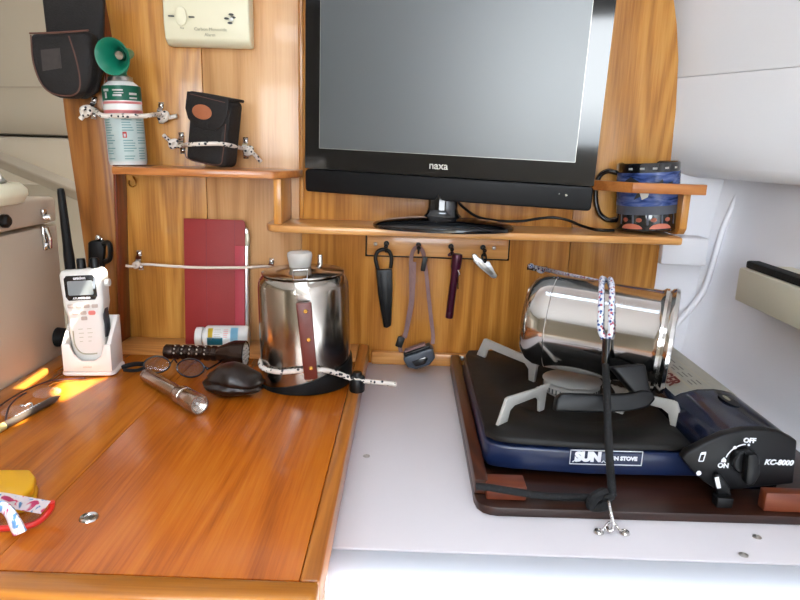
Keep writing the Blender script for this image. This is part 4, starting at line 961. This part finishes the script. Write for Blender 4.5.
# silver penlight torch lying in front
ga = ONZ(146, 375, .0088); gc = ONZ(199.5, 405, .0128)
gl = thing('torch', 'small pewter coloured torch lying diagonally on the table', 'flashlight', V(((ga.x+gc.x)/2, (ga.y+gc.y)/2, 0)))
MG = zframe(ga, gc-ga); LG = (gc-ga).length
bm = nb(); lathe(bm, [(0, 0), (.0072, 0), (.0082, .0015), (.0082, .006), (.0078, .007), (.0080, .008), (.0080, LG*.60), (.0076, LG*.61), (.0082, LG*.62), (.0090, LG*.64), (.0112, LG*.70), (.0112, LG*.76), (.0104, LG*.765), (.0104, LG*.79), (.0112, LG*.80), (.0116, LG*.98), (.0108, LG), (.0098, LG), (.0094, LG-.002), (.002, LG-.010), (0, LG-.010)], MG @ MX.Diagonal((1.15, 1.15, 1, 1)), 32); obj('barrel', bm, PEWTER, gl, ang=30)
bm = nb(); lathe(bm, [(0, LG-.0025), (.0093, LG-.0025), (.0093, LG-.0018), (0, LG-.0018)], MG, 24); obj('lens', bm, LENS, gl)
bm = nb(); ell(bm, MG @ V((0, 0, LG-.006)), (.0018, .0018, .0018), None, 10, 8); obj('bulb', bm, LABELW, gl)

# dark leather pouch: clam shape with a slit
def clam():
    tmp = nb(); bmesh.ops.create_uvsphere(tmp, u_segments=48, v_segments=28, radius=1)
    for v in tmp.verts:
        x, y, z = v.co
        t = z                                                   # slit around the front at one third of the height
        g = math.exp(-((z+.12+.25*x)/.10)**2)*(1 if y < .3 else .2)
        s = 1-.20*g
        s *= 1+.05*sin(5*x+3*z)+.04*sin(9*x-4*y)
        zz_ = z*(.62+.08*x)+.62
        if z > 0: zz_ = .62+z*(.80-.10*abs(x))*(1-.22*max(0, x))
        v.co = V((x*s*(1.0+.10*(z < -.1)), y*s*.95, max(0, zz_)))
    return tmp
p = ONZ(229, 403, 0); p.y += .030
bm = nb(); join(bm, clam(), MX.Translation((p.x, p.y, .0006)) @ MX.Rotation(rad(12), 4, 'Z') @ MX.Diagonal((.0375, .031, .0315, 1)))
obj_ = tag(obj('leather_pouch', bm, LEATHER2, ang=180), 'crumpled dark brown leather pouch lying left of the percolator', 'pouch')

# =================================================================== FRONT LEFT OF THE TABLE
# spectacles and pen in the sun
gs = thing('reading_glasses', 'rimless reading glasses with thin dark temples lying in the patch of sun', 'glasses', ONZ(40, 405, 0))
bm = nb(); tube(bm, [ONZ(-8, 412, .004), ONZ(8, 400, .006), ONZ(30, 388, .006), ONZ(52, 380.5, .005), ONZ(72, 379, .004), ONZ(85, 377.5, .003)], .0011, 8)
tube(bm, [ONZ(7, 428, .002), ONZ(6, 418, .006), ONZ(9, 407, .010), ONZ(17, 398, .011), ONZ(26, 393, .010)], .0012, 8); obj('temple', bm, pm('dark_temple', '#3a1c22', .35), gs)
for (px, py, r_) in ((17, 411, 25), (47, 393, 25)):
    o = ONZ(px, py, .0062); M = frame(o, (.8, .6, 0), (-.5, .7, .30))
    bm = nb(); prism(bm, oval(0, 0, .017, .0105), .0012, M, .0003); obj('lens', bm, LENS, gs)
bm = nb(); tube(bm, [ONZ(25, 406, .007), ONZ(31, 403, .010), ONZ(33, 407, .006)], .0012, 8); ell(bm, ONZ(22, 406, .006), (.003, .002, .002), None, 10, 8); ell(bm, ONZ(32, 406.5, .0045), (.0035, .003, .0025), None, 10, 8); tube(bm, [ONZ(48, 386, .012), ONZ(55, 382.5, .012), ONZ(64, 381, .010)], .0008, 6); obj('bridge', bm, STEEL, gs)
pe = thing('pen', 'slim grey pen lying under the reading glasses at the left edge', 'pen', ONZ(30, 415, 0))
a, c = ONZ(4, 426, .0048), ONZ(60, 396, .0048)
Mp = zframe(a, c-a); Lp = (c-a).length
bm = nb(); lathe(bm, [(0, 0), (.003, 0), (.0044, .001), (.0044, Lp*.86), (.003, Lp*.93), (.001, Lp), (0, Lp)], Mp, 20); obj('barrel', bm, pm('pen_grey', '#4f4740', .3, .2), pe)
bm = nb(); lathe(bm, [(0, -.012), (.0046, -.012), (.0046, -.0004), (0, -.0004)], Mp, 20); obj('cap', bm, pm('pen_cap', '#c2b277', .35), pe)
bm = nb()
for k in range(9):
    p = a.lerp(c, .22+.05*k); box(bm, p+V((-.0006, -.0006, .0043)), (.0022, .0014, .0004), None)
obj('small_print', bm, INKW, pe)

# yellow case
yc = thing('glasses_case', 'yellow hard case lying on the table at the left edge', 'case', ONZ(10, 490, 0))
o0 = [ONZ(-45, 470, .018), ONZ(30, 469.5, .018), ONZ(36, 477, .018), ONZ(33.5, 487, .018), ONZ(21, 497, .018), ONZ(-45, 494, .018)]
def yrow(s, z): 
    cx0 = sum((p.x for p in o0))/6; cy0 = sum((p.y for p in o0))/6
    return [(cx0+(p.x-cx0)*s, cy0+(p.y-cy0)*s) for p in o0]
bm = nb(); prism(bm, yrow(1.04, 0), .0095, MX.Translation((0, 0, .0005)), .004, 3); obj('lower_shell', bm, YELLOW, yc, ang=50)
bm = nb(); prism(bm, yrow(1.0, 0), .0085, MX.Translation((0, 0, .0103)), .003, 3); obj('lid', bm, YELLOW, yc, ang=50)

# floral sunglasses
fg = thing('floral_glasses', 'red framed glasses with floral temples lying at the front left of the table', 'glasses', ONZ(25, 515, 0))
zf = .020
def ribbon(bm, pts, th, zdir=(0, 0, 1)):
    P = [V(p) for p in pts]; tmp = nb(); n = len(P); vs = [tmp.verts.new(p) for p in P]
    f = tmp.faces.new(vs); r = bmesh.ops.solidify(tmp, geom=[f], thickness=th); bmesh.ops.recalc_face_normals(tmp, faces=tmp.faces); return join(bm, tmp)
bm = nb(); ribbon(bm, [ONZ(-30, 489, .026), ONZ(8, 493, .026), ONZ(51, 501, .024), ONZ(41, 514, .020), ONZ(8, 508, .022), ONZ(-30, 502, .022)], .003); obj('temple', bm, FLORAL, fg)
bm = nb(); sweep(bm, spline([ONZ(-30, 520, .024), ONZ(-2, 507, .024), ONZ(8, 511, .022), ONZ(15, 523, .016), ONZ(20, 533, .008)], 8), [(.003*cos(2*pi*k/12), .0062*sin(2*pi*k/12)) for k in range(12)], scale=[.6+.75*min(1, k/26) for k in range(33)]); obj('temple', bm, FLORAL, fg)
bm = nb(); sweep(bm, spline([ONZ(51.5, 502, .021), ONZ(51, 508, .014), ONZ(44, 517, .007), ONZ(34, 524, .0045), ONZ(18, 527.5, .004), ONZ(0, 528.5, .004), ONZ(-30, 531, .004)], 8), [(.0028*cos(2*pi*k/12), .0022*sin(2*pi*k/12)) for k in range(12)]); obj('frame', bm, REDP, fg)
bm = nb(); ribbon(bm, [ONZ(42, 514, .012), ONZ(31, 523, .0055), ONZ(10, 527, .005), ONZ(-25, 529, .005), ONZ(-25, 506, .018), ONZ(10, 510, .017)], .0012); obj('lens', bm, LENSG, fg)

# =================================================================== STOVE TRAY
tr = thing('stove_tray', 'dark wooden tray with a raised left rim under the camping stove', 'tray', (.28, .8, CZ))
tx0, tx1, ty0, ty1 = .0795, .497, .5965, 1.043
base = [(tx0+.022, ty0), (tx1, ty0+.004), (tx1, ty1), (tx0, ty1), (tx0, ty0+.024), (tx0+.002, ty0+.013), (tx0+.0075, ty0+.005), (tx0+.014, ty0+.0015)]
bm = nb(); prism(bm, base, TZ-CZ-.0004, MX.Translation((0, 0, CZ+.0004)), .001); obj('base_board', bm, DARKW, tr)
bm = nb(); prism(bm, [(tx0, ty0+.026), (tx0+.0142, ty0+.024), (tx0+.0142, ty1), (tx0, ty1)], .017, MX.Translation((0, 0, TZ+.0003)), .002); obj('rim', bm, DARKWY, tr)
def wblock(px0, px1, pyb, zt, dep):
    a = ONZ(px0, pyb, TZ); c = ONZ(px1, pyb, TZ); bm = nb(); bx(bm, a.x, min(c.x, .476), a.y, a.y+dep, TZ+.0003, TZ+zt, .0015); return bm
obj('stop_block', wblock(486, 525.5, 500, .0165, .026), BLOCKW, tr); obj('stop_block', wblock(763.5, 830, 512, .0215, .0135), BLOCKW, tr)

# =================================================================== CAMPING STOVE
st = thing('camping_stove', 'dark blue portable gas camping stove standing in the wooden tray', 'stove', (.25, .8, TZ))
zb0 = -.0125; zt0 = .0145
sx0, sx1 = .0945, .330
yfr, ybk = .661, .982
body = [(sx0+.014, yfr+.004), (sx0+.03, yfr+.0005), (.21, yfr-.006), (sx1, yfr-.002), (sx1, ybk), (sx0+.014, ybk), (sx0+.004, ybk-.004), (sx0, ybk-.014), (sx0, yfr+.018), (sx0+.004, yfr+.008)]
bm = nb(); prism(bm, body, zt0-zb0, MX.Translation((0, 0, zb0)), .0025, 2); obj('body', bm, BLUE, st, ang=50)
def inset(pts, d):
    cx0, cy0 = .212, .82; o = []
    for x, y in pts: o.append((x-math.copysign(min(d, abs(x-cx0)), x-cx0), y-math.copysign(min(d, abs(y-cy0)), y-cy0)))
    return o
bc_ = V((.2215, .806))
def topplate():                                        # pressed plate with a sunk bowl round the burner
    tmp = nb(); out = inset(body, .0015); N = 72; rows = []
    def hit(a):                                        # outline point at that angle
        d = V((cos(a), sin(a))); best = None
        for i in range(len(out)):
            p, q = V(out[i]), V(out[(i+1) % len(out)]); e = q-p; den = d.x*e.y-d.y*e.x
            if abs(den) < 1e-9: continue
            w = p-bc_; t = (w.x*e.y-w.y*e.x)/den; s = (w.x*d.y-w.y*d.x)/den
            if t > 0 and -1e-6 <= s <= 1+1e-6 and (best is None or t < best): best = t
        return bc_+d*best
    H = [hit(2*pi*k/N) for k in range(N)]
    for kind in range(9):
        row = []
        for k in range(N):
            d = (H[k]-bc_); L = d.length; u = d/L; b = min(.095, L*.93)
            r, z = [(L, zt0+.0005), (L, zt0+.0055), (L-.002, zt0+.0075), (b+(L-b)*.5, zt0+.008), (b, zt0+.0075), (b*.95, zt0+.0035), (b*.75, zt0-.0005), (b*.4, zt0-.0015), (.012, zt0-.0015)][kind]
            q = bc_+u*r; row.append(tmp.verts.new((q.x, q.y, z)))
        rows.append(row)
    for a, c in zip(rows, rows[1:]):
        for k in range(N): tmp.faces.new((a[k], a[(k+1) % N], c[(k+1) % N], c[k]))
    tmp.faces.new(rows[-1]); bmesh.ops.recalc_face_normals(tmp, faces=tmp.faces); return tmp
# the body top is lowered under the bowl, so the bowl stays visible
bm = nb(); tmp = topplate(); 
for v in tmp.verts: v.co.z += .0028
join(bm, tmp); obj('top_plate', bm, ENAMEL, st, ang=50)
bz = zt0+.0018
bm = nb(); lathe(bm, [(0, 0), (.020, 0), (.022, .008), (.034, .011), (.036, .014), (.036, .021), (.033, .024), (.020, .026), (.018, .024), (0, .023)], MX.Translation((bc_.x, bc_.y, bz)), 40); brn = obj('burner', bm, GREYM, st)
bm = nb(); lathe(bm, [(0, 0), (.036, 0), (.038, .0012), (.036, .0024), (0, .004)], MX.Translation((bc_.x, bc_.y, bz+.0262)), 40); obj('burner_cap', bm, GREYM, brn)
bm = nb()
for k in range(40):
    a = 2*pi*k/40; M = MX.Translation((bc_.x, bc_.y, bz+.0175)) @ MX.Rotation(a, 4, 'Z'); box(bm, (.0362, 0, 0), (.0012, .0016, .006), M)
obj('flame_slots', bm, INK, brn)
def support(px0, py0, ang_deg):
    """pot support: outer foot under that spot, arm running to the burner"""
    z0 = zt0+.0104
    p = ONZ(px0, py0, z0); d = (V((bc_.x, bc_.y, 0))-V((p.x, p.y, 0))); L = d.length; u = d.normalized()
    M = frame(p, u, (0, 0, 1))
    Lr = L-.058
    pts = [(-.006, 0), (.012, 0), (.016, .013), (.024, .017), (Lr-.026, .016), (Lr-.018, .010), (Lr-.016, -.006), (Lr-.006, -.006), (Lr-.004, .022)]
    e = [(Lr-.004+x_, .0275-.0012*(i % 2)) for i, x_ in enumerate([.008, .004, .0, -.004, -.008, -.012, -.016, -.020])]
    pts = pts[:-1]+[(Lr-.003, .020)]+e+[(.012, .030), (.008, .029)]
    bm = nb(); prism(bm, pts, .0042, M @ MX.Translation((0, 0, -.0021)), .0006); return bm
for q in ((480, 355.5), (500, 424), (681, 428), (655, 372)):
    obj('pot_support', support(*q, 0), GREYM, st)
# gas box: lid, front panel, knob, lever
YB0 = .6225
def gx(px, py): p = AT(px, py, YB0); return (p.x, p.z)
face = [gx(*q) for q in ((682, 459), (687, 453), (706, 443), (724, 435), (744, 430.5), (766, 430), (782, 433), (797.5, 441), (796, 462), (794, 484), (752, 488), (738, 490), (716, 490), (704, 482), (692, 471))]
XZ = lambda y: MX(((1, 0, 0, 0), (0, 0, 1, y), (0, 1, 0, 0), (0, 0, 0, 1)))
bm = nb(); prism(bm, face, .012, XZ(YB0), .002, 2); fpn = obj('front_panel', bm, PANELB, st, ang=50)
topc = [gx(*q) for q in ((711, 445), (724, 436.5), (744, 431.5), (766, 431), (782, 434), (796, 441.5))]
prof_ = [(topc[0][0]-.001, .0185)] + topc + [(topc[-1][0]+.001, .02), (topc[-1][0]-.004, zb0), (topc[0][0]+.012, zb0), (topc[0][0]+.012, .0185)]
bm = nb(); prism(bm, prof_, .345, XZ(YB0+.0123), .0015, 2, 0, 60); gbx = obj('gas_box', bm, BLUED, st, ang=50)
# label over the lid curve
def lidpt(t, y, d=.0004):
    L = [0]
    for a, c in zip(topc, topc[1:]): L.append(L[-1]+math.hypot(c[0]-a[0], c[1]-a[1]))
    s = max(0, min(L[-1], t*L[-1]))
    for i in range(len(topc)-1):
        if s <= L[i+1]+1e-9:
            f = (s-L[i])/(L[i+1]-L[i]); a, c = topc[i], topc[i+1]; nx, nz = -(c[1]-a[1]), c[0]-a[0]; k = math.hypot(nx, nz)
            return V((a[0]+(c[0]-a[0])*f+nx/k*d, y, a[1]+(c[1]-a[1])*f+nz/k*d))
def lidpatch(bm, t0, t1, y0, y1, d=.0012, skew=0):
    tmp = nb(); g = [[tmp.verts.new(lidpt(t0+(t1-t0)*i/12, y+(skew*(1-i/12) if j == 0 else 0), d)) for i in range(13)] for j, y in enumerate((y0, y1))]
    for i in range(12): tmp.faces.new((g[0][i], g[0][i+1], g[1][i+1], g[1][i]))
    bmesh.ops.solidify(tmp, geom=tmp.faces[:], thickness=.0004); bmesh.ops.recalc_face_normals(tmp, faces=tmp.faces); return join(bm, tmp)
yl0, yl1 = .738, .945
bm = nb(); lidpatch(bm, .12, .97, yl0, yl1, .0012); obj('warning_label', bm, pm('silver_label', '#cdc8ba', .4, 0, var=.12, vs=50), gbx, label='silver warning label on the lid')
bm = nb(); lidpatch(bm, .34, .37, yl0+.004, yl1, .0016); lidpatch(bm, .60, .62, yl0+.004, yl1, .0016); obj('label_stripe', bm, pm('label_cream', '#d6cfba', .4), gbx)
bm = nb()
for k in range(7):
    for j in range(3):
        lidpatch(bm, .40+j*.06, .42+j*.06, yl0+.015+k*.027, yl0+.015+k*.027+random.uniform(.012, .022), .0016)
obj('small_print', bm, pm('label_grey_print', '#8d897e', .5), gbx)
bm = nb(); pA = lidpt(.235, (yl0+.07), .0018); pN = lidpt(.30, yl0+.07, .0018); MTx = frame(pA, (0, -1, 0), (pN-lidpt(.17, yl0+.07, .0018))); text(bm, 'DANGER', .022, MTx, .0002, bold=.0006); obj('danger_lettering', bm, pm('danger_ink', '#6b2a1e', .5), gbx)
bm = nb(); pv = lidpt(.64, .705, .0003); n_ = (lidpt(.64, .70, .002)-lidpt(.64, .70, 0)).normalized(); Mv = zframe(pv, n_, (0, 1, 0)); prism(bm, oval(0, 0, .0085, .020), .0008, Mv, 0); vnt = obj('vent', bm, pm('vent_dark', '#0a0b0e', .5), gbx)
bm = nb(); prism(bm, oval(-.001, .004, .0028, .008), .0005, Mv @ MX.Translation((0, 0, .0009))); obj('vent_glint', bm, pm('gas_can_tan', '#a5a08c', .3, .4), gbx)
# knob and print on the panel (local frame of its face)
FP_ = MX(((1, 0, 0, 0), (0, 0, -1, YB0), (0, 1, 0, 0), (0, 0, 0, 1)))
kx, kz = gx(745, 463)
bm = nb(); lathe(bm, [(0, .009), (.0120, .009), (.0134, .0075), (.0136, .0004), (0, .0004)], FP_ @ MX.Translation((kx-.0030, kz+.0042, 0)), 36)
prism(bm, [(-.006, .0135), (0, .0155), (.005, .013), (.0095, -.008), (.0055, -.0185), (.0005, -.0205), (-.004, -.018)], .011, FP_ @ MX.Translation((kx-.0028, kz+.0042, .0085)), .0025, 2); obj('knob', bm, BLACK, st)
bm = nb()
for s, q, sz in (('OFF', (749.5, 440.5), .0072), ('ON', (723, 465.5), .0072)): x, z = gx(*q); text(bm, s, sz, FP_ @ MX.Translation((x, z, .0004)), .0003, bold=.0003)
x, z = gx(778.5, 462.5); text(bm, 'KC-8000', .0080, FP_ @ MX.Translation((x, z, .0004)), .0003, shear=.2, bold=.0003)
obj('lettering', bm, INKW, fpn)
bm = nb()
ar = [(kx+.0215*cos(rad(a)), kz+.0215*sin(rad(a)), .0006) for a in range(98, 166, 6)]
sweep(bm, [FP_ @ V(p) for p in ar], rect(.0006, .0011)); prism(bm, oval(ar[5][0], ar[5][1], .0019, .0019, 14), .0006, FP_ @ MX.Translation((0, 0, .0002))); x, z = gx(748.5, 444.8); prism(bm, oval(x, z, .0013, .0013, 12), .0006, FP_ @ MX.Translation((0, 0, .0002)))
x, z = gx(723.5, 460); prism(bm, [(x-.0024, z-.0022), (x+.0024, z-.0022), (x+.0024, z+.0006), (x, z+.0036), (x-.0024, z+.0006)], .0006, FP_ @ MX.Translation((0, 0, .0002)))
c0_ = [gx(*q) for q in ((698.5, 461), (703, 461), (705.5, 453), (701, 453))]
for a, c in zip(c0_, c0_[1:]+c0_[:1]): sweep(bm, [FP_ @ V((*a, .0004)), FP_ @ V((*c, .0004))], rect(.0005, .0009))
q4 = [gx(*q) for q in ((700.5, 454.5), (705.5, 454), (706, 451.5), (701.5, 452))]; prism(bm, q4, .0005, FP_ @ MX.Translation((0, 0, .0002)))
x, z = gx(698.5, 473); prism(bm, oval(x, z, .0026, .0026, 16), .0005, FP_ @ MX.Translation((0, 0, .0002)))
obj('dial_marks', bm, INKW, fpn)
bm = nb(); x0, z0_ = gx(719, 472); x1_, z1_ = gx(723, 494)
prism(bm, [gx(712, 473), gx(717, 471), gx(727, 484), gx(729, 494), gx(716, 494)], .006, FP_ @ MX.Translation((0, 0, .0004)), .0015); a = gx(715.5, 493); c = gx(731.5, 493)
bx(bm, a[0]-.004, c[0]-.004, YB0-.014, YB0-.001, TZ+.001, TZ+.0125, .0015); lev = obj('lever', bm, BLACK, st, label='black lever')
bm = nb(); x, z = gx(713.5, 479); sweep(bm, [V((x-.001, YB0-.0072, z+.006)), V((x+.003, YB0-.0078, z-.006))], rect(.001, .004)); obj('lever_tip', bm, SILV, lev)
# maker's plate on the front of the body
def front_y(x): return yfr-.0062+.0
pa, pb_ = AT(570, 458, yfr-.006), AT(643, 458, yfr-.006); zc = AT(606, 458, yfr-.006).z
Fs = frame((AT(606.5, 458, yfr-.0072).x, yfr-.0072+.0006, AT(606.5, 458.2, yfr-.007).z), (1, .02, 0), (0, 0, 1)); wS = (pb_.x-pa.x)/2; hS = .0085
Fs = frame((Fs.translation.x, yfr-.0054, Fs.translation.z), (1, .0185, 0), (0, 0, 1))
bm = nb()
for r in ((-wS, wS, hS-.0007, hS), (-wS, wS, -hS, -hS+.0007), (-wS, -wS+.0007, -hS, hS), (wS-.0007, wS, -hS, hS)): prism(bm, [(r[0], r[2]), (r[1], r[2]), (r[1], r[3]), (r[0], r[3])], .0012, Fs)
text(bm, 'SUN', .0145, Fs @ MX.Translation((-wS*.50, .0003, .0008)), .0004, bold=.0011); text(bm, 'SUN STOVE', .0062, Fs @ MX.Translation((wS*.45, -.0006, .0008)), .0004, bold=.0003)
prism(bm, [(-wS*.93, -.006), (-wS*.86, -.0035), (-wS*.80, -.006), (-wS*.82, -.006), (-wS*.865, -.0045), (-wS*.90, -.006)], .0012, Fs); prism(bm, [(-wS*.12, -.006), (-wS*.06, -.003), (0, -.006), (-wS*.02, -.006), (-wS*.06, -.0042), (-wS*.10, -.006)], .0012, Fs)
obj('lettering', bm, INKW, st)
for q in ((.112, .69), (.30, .69), (.112, .96), (.30, .96)):
    bm = nb(); lathe(bm, [(0, TZ+.0004), (.007, TZ+.0004), (.008, zb0-.0003), (0, zb0-.0003)], MX.Translation((q[0], q[1], 0)), 16); obj('foot', bm, RUBBER, st)
# =================================================================== POT LYING ON THE BURNER
pA_ = AT(549, 320.5, .812); pB_ = AT(665, 340.5, .758)
ax = (pB_-pA_).normalized(); LPOT = (pB_-pA_).length
MPt = zframe(pA_, ax); RPt = .0598
pt = thing('steel_pot', 'shiny steel pot with black handle lying on its side across the stove', 'pot', V(((pA_.x+pB_.x)/2, (pA_.y+pB_.y)/2, .06)))
bm = nb(); lathe(bm, [(0, -.030), (.034, -.0295), (.046, -.027), (.054, -.020), (.0588, -.010), (RPt, .0), (RPt, .0045), (RPt-.0006, .0052), (RPt, .006), (RPt, LPOT-.012), (RPt+.0010, LPOT-.010), (RPt+.0032, LPOT-.0075), (RPt+.0032, LPOT-.004), (RPt+.0010, LPOT-.002), (RPt+.0032, LPOT), (RPt+.0048, LPOT+.0035), (RPt+.0032, LPOT+.0075), (RPt-.0015, LPOT+.0085), (RPt-.004, LPOT+.004), (RPt-.003, LPOT-.02), (RPt-.002, .002), (.03, -.026), (0, -.027)], MPt, 96); obj('body', bm, STEEL, pt, ang=30)
bm = nb(); lathe(bm, [(0, LPOT-.006), (.050, LPOT-.006), (.054, LPOT-.003), (.0545, LPOT-.0035), (.054, LPOT-.008), (0, LPOT-.008)], MPt, 64); obj('inner_lid', bm, STEELB, pt)
# handle: solid web at the rim and a long grip running back beside the body
HPf = frame(AT(620, 394, .690), (1, 0, .02), (0, .30, 1))
def hp(q): return [onM(x, y, HPf) for x, y in q]
bm = nb(); prism(bm, hp(((554, 411), (556, 398), (562, 393), (600, 394.5), (630, 393.5), (640, 390), (651, 391), (655, 399), (648, 407), (630, 411), (590, 412.5))), .016, HPf @ MX.Translation((0, 0, -.012)), .003, 3)
HPg = frame(AT(632, 380, .694), (1, 0, .02), (0, .30, 1))
prism(bm, [onM(x, y, HPg) for x, y in ((612, 367), (646, 364), (652, 396), (640, 399), (634, 393))], .020, HPg @ MX.Translation((0, 0, -.020)), .003, 3)
obj('handle', bm, BLACK, pt, label='black angular handle', ang=35)

# =================================================================== CORDS OVER THE POT
eb = AT(537, 268, PY-.0005)
eye_strap(eb, (1, 0, -.05), 'chrome eye strap on the oak wall behind the lying pot')
def axp(ang, s, R=RPt):                                  # point on the pot: ang 0 = top, 90 = room side
    w = V((0, 0, 1)); w = (w-ax*w.dot(ax)).normalized(); f = ax.cross(w); 
    if f.y > 0: f = -f
    return pA_+ax*s+(w*cos(rad(ang))+f*sin(rad(ang)))*R
s0 = .068
bm = nb()
for k, ds in ((0, -.006), (1, .006)):
    pts = [AT(534, 267, PY-.009), AT(541, 268.5, PY-.013), AT(556, 272, 1.0), AT(570, 275.5, .92)] + [axp(a_, s0-.009+.017*max(0, min(1, (a_+20)/100))+ds*min(1, (a_+60)/70), RPt+.0040) for a_ in (-35, -5, 20, 40, 60, 75)] + [axp(84, s0+.0095+ds*.4, RPt+.0045)]
    tube(bm, pts, .0034, 9)
ell(bm, AT(531, 266, PY-.010), (.005, .004, .0045)); ell(bm, AT(541, 270.5, PY-.013), (.007, .005, .005))
tag(obj('rope_loop', bm, BLUECORD), 'white rope with blue flecks looped over the lying steel pot', 'rope')
pj = axp(86, s0+.010, RPt+.0045)
bn = thing('bungee_cord', 'black elastic cord with a steel hook holding the pot down to the counter', 'cord', ONZ(611, 520, CZ))
pq = ONZ(613, 503, TZ+.012)
p1_ = AT(605.5, 364, pj.y-.002)
bm = nb(); cyl(bm, pj+V((0, -.001, .004)), p1_, .0050, 12); obj('crimp', bm, BLACKG, bn)
bm = nb(); tube(bm, [p1_, AT(607, 395, .672), AT(608, 430, .645), AT(610, 465, .622), pq+V((0, .004, .006))], .0042, 10)
lp = [pq+V((0, .003, .006)), pq+V((-.006, .002, .004)), ONZ(600, 499, TZ+.008), ONZ(585, 497, TZ+.006), ONZ(555, 496.5, TZ+.010), ONZ(530, 494, TZ+.0175), ONZ(505, 490, TZ+.0215), ONZ(486, 487, TZ+.0213), ONZ(476, 486.5, TZ+.0205)]
tube(bm, lp, .0038, 10); knot(bm, ONZ(598, 499, TZ+.010), 1.5); obj('cord', bm, BLACKCORD, bn)
el = ONZ(611, 532, CZ)
bm = nb(); tube(bm, [ONZ(607, 496, TZ+.016), ONZ(609, 503, TZ+.017), ONZ(611, 513, TZ+.012), ONZ(613, 522, TZ+.004), ONZ(613, 529, CZ+.007), ONZ(609, 531, CZ+.005), ONZ(607, 527, CZ+.0055)], .0018, 10); obj('hook', bm, CHROME, bn)
Me = MX.Translation((el.x, el.y-.002, CZ+.0002))
o = thing('eye_strap', 'chrome eye strap on the white counter in front of the stove tray', 'eye strap', None, Me, 'chrome eye straps')
bm = nb(); hh_ = .0128
tube(bm, [(-hh_, 0, .0016), (-.008, .001, .003), (-.004, .003, .0075), (0, .004, .0095), (.004, .003, .0075), (.008, .001, .003), (hh_, 0, .0016)], .0014, 8); part('strap', bm, CHROME, o)
for s in (-1, 1):
    bm = nb(); lathe(bm, [(0, .0024), (.002, .0024), (.0022, .003), (.0042, .0024), (.0052, .0006), (.0052, 0), (0, 0)], MX.Translation((s*hh_, 0, .0001)), 18); part('screw', bm, STEEL, o)
# screws in the cleat and the bulkhead
for (px, py, nm, Y) in ((462, 358.5, 'small steel screw head in the oak cleat left of the stove', PY-.0125), (529.5, 266, 'small steel screw head on the oak wall just left of the rope end', PY-.0005)):
    bm = nb(); lathe(bm, [(0, .0016), (.0025, .0014), (.0038, .0003), (.0038, 0), (0, 0)], zframe(AT(px, py, Y), (0, -1, 0)), 14); tag(obj('screw', bm, STEELB), nm, 'screw', 'loose screw heads on the oak')

# =================================================================== LIGHT
w = bpy.data.worlds.new('sky'); S.world = w; w.use_nodes = True; t = w.node_tree; L = t.links.new
bg = t.nodes['Background']; tc = nd(t, 'ShaderNodeTexCoord'); sep = nd(t, 'ShaderNodeSeparateXYZ'); L(tc.outputs['Generated'], sep.inputs[0])
cr = nd(t, 'ShaderNodeValToRGB'); e = cr.color_ramp.elements
e[0].position = .46; e[0].color = (.34, .38, .42, 1); e[1].position = .95; e[1].color = (.62, .80, 1.0, 1)
k = e.new(.50); k.color = (.90, .96, 1.0, 1); k = e.new(.60); k.color = (.88, .94, 1.0, 1)
mr = nd(t, 'ShaderNodeMapRange'); mr.inputs[1].default_value = -1; mr.inputs[2].default_value = 1; L(sep.outputs['Z'], mr.inputs[0]); L(mr.outputs[0], cr.inputs[0])
L(cr.outputs[0], bg.inputs[0]); bg.inputs[1].default_value = 16.0
sl = bpy.data.lights.new('sun', 'SUN'); sl.energy = 34; sl.angle = rad(.5); sl.color = (1, .93, .80)
so = bpy.data.objects.new('sun', sl); COL.objects.link(so); so.rotation_euler = sun_dir.to_track_quat('-Z', 'Y').to_euler(); so.location = (0, -2, 3)
S.view_settings.view_transform = 'Standard'; S.view_settings.look = 'None'; S.view_settings.gamma = 1; S.view_settings.exposure = .1
S.cycles.max_bounces = 10; S.cycles.diffuse_bounces = 6; S.cycles.glossy_bounces = 5; S.cycles.transmission_bounces = 8; S.cycles.transparent_max_bounces = 8
S.cycles.caustics_reflective = False; S.cycles.caustics_refractive = False; S.cycles.sample_clamp_indirect = 6
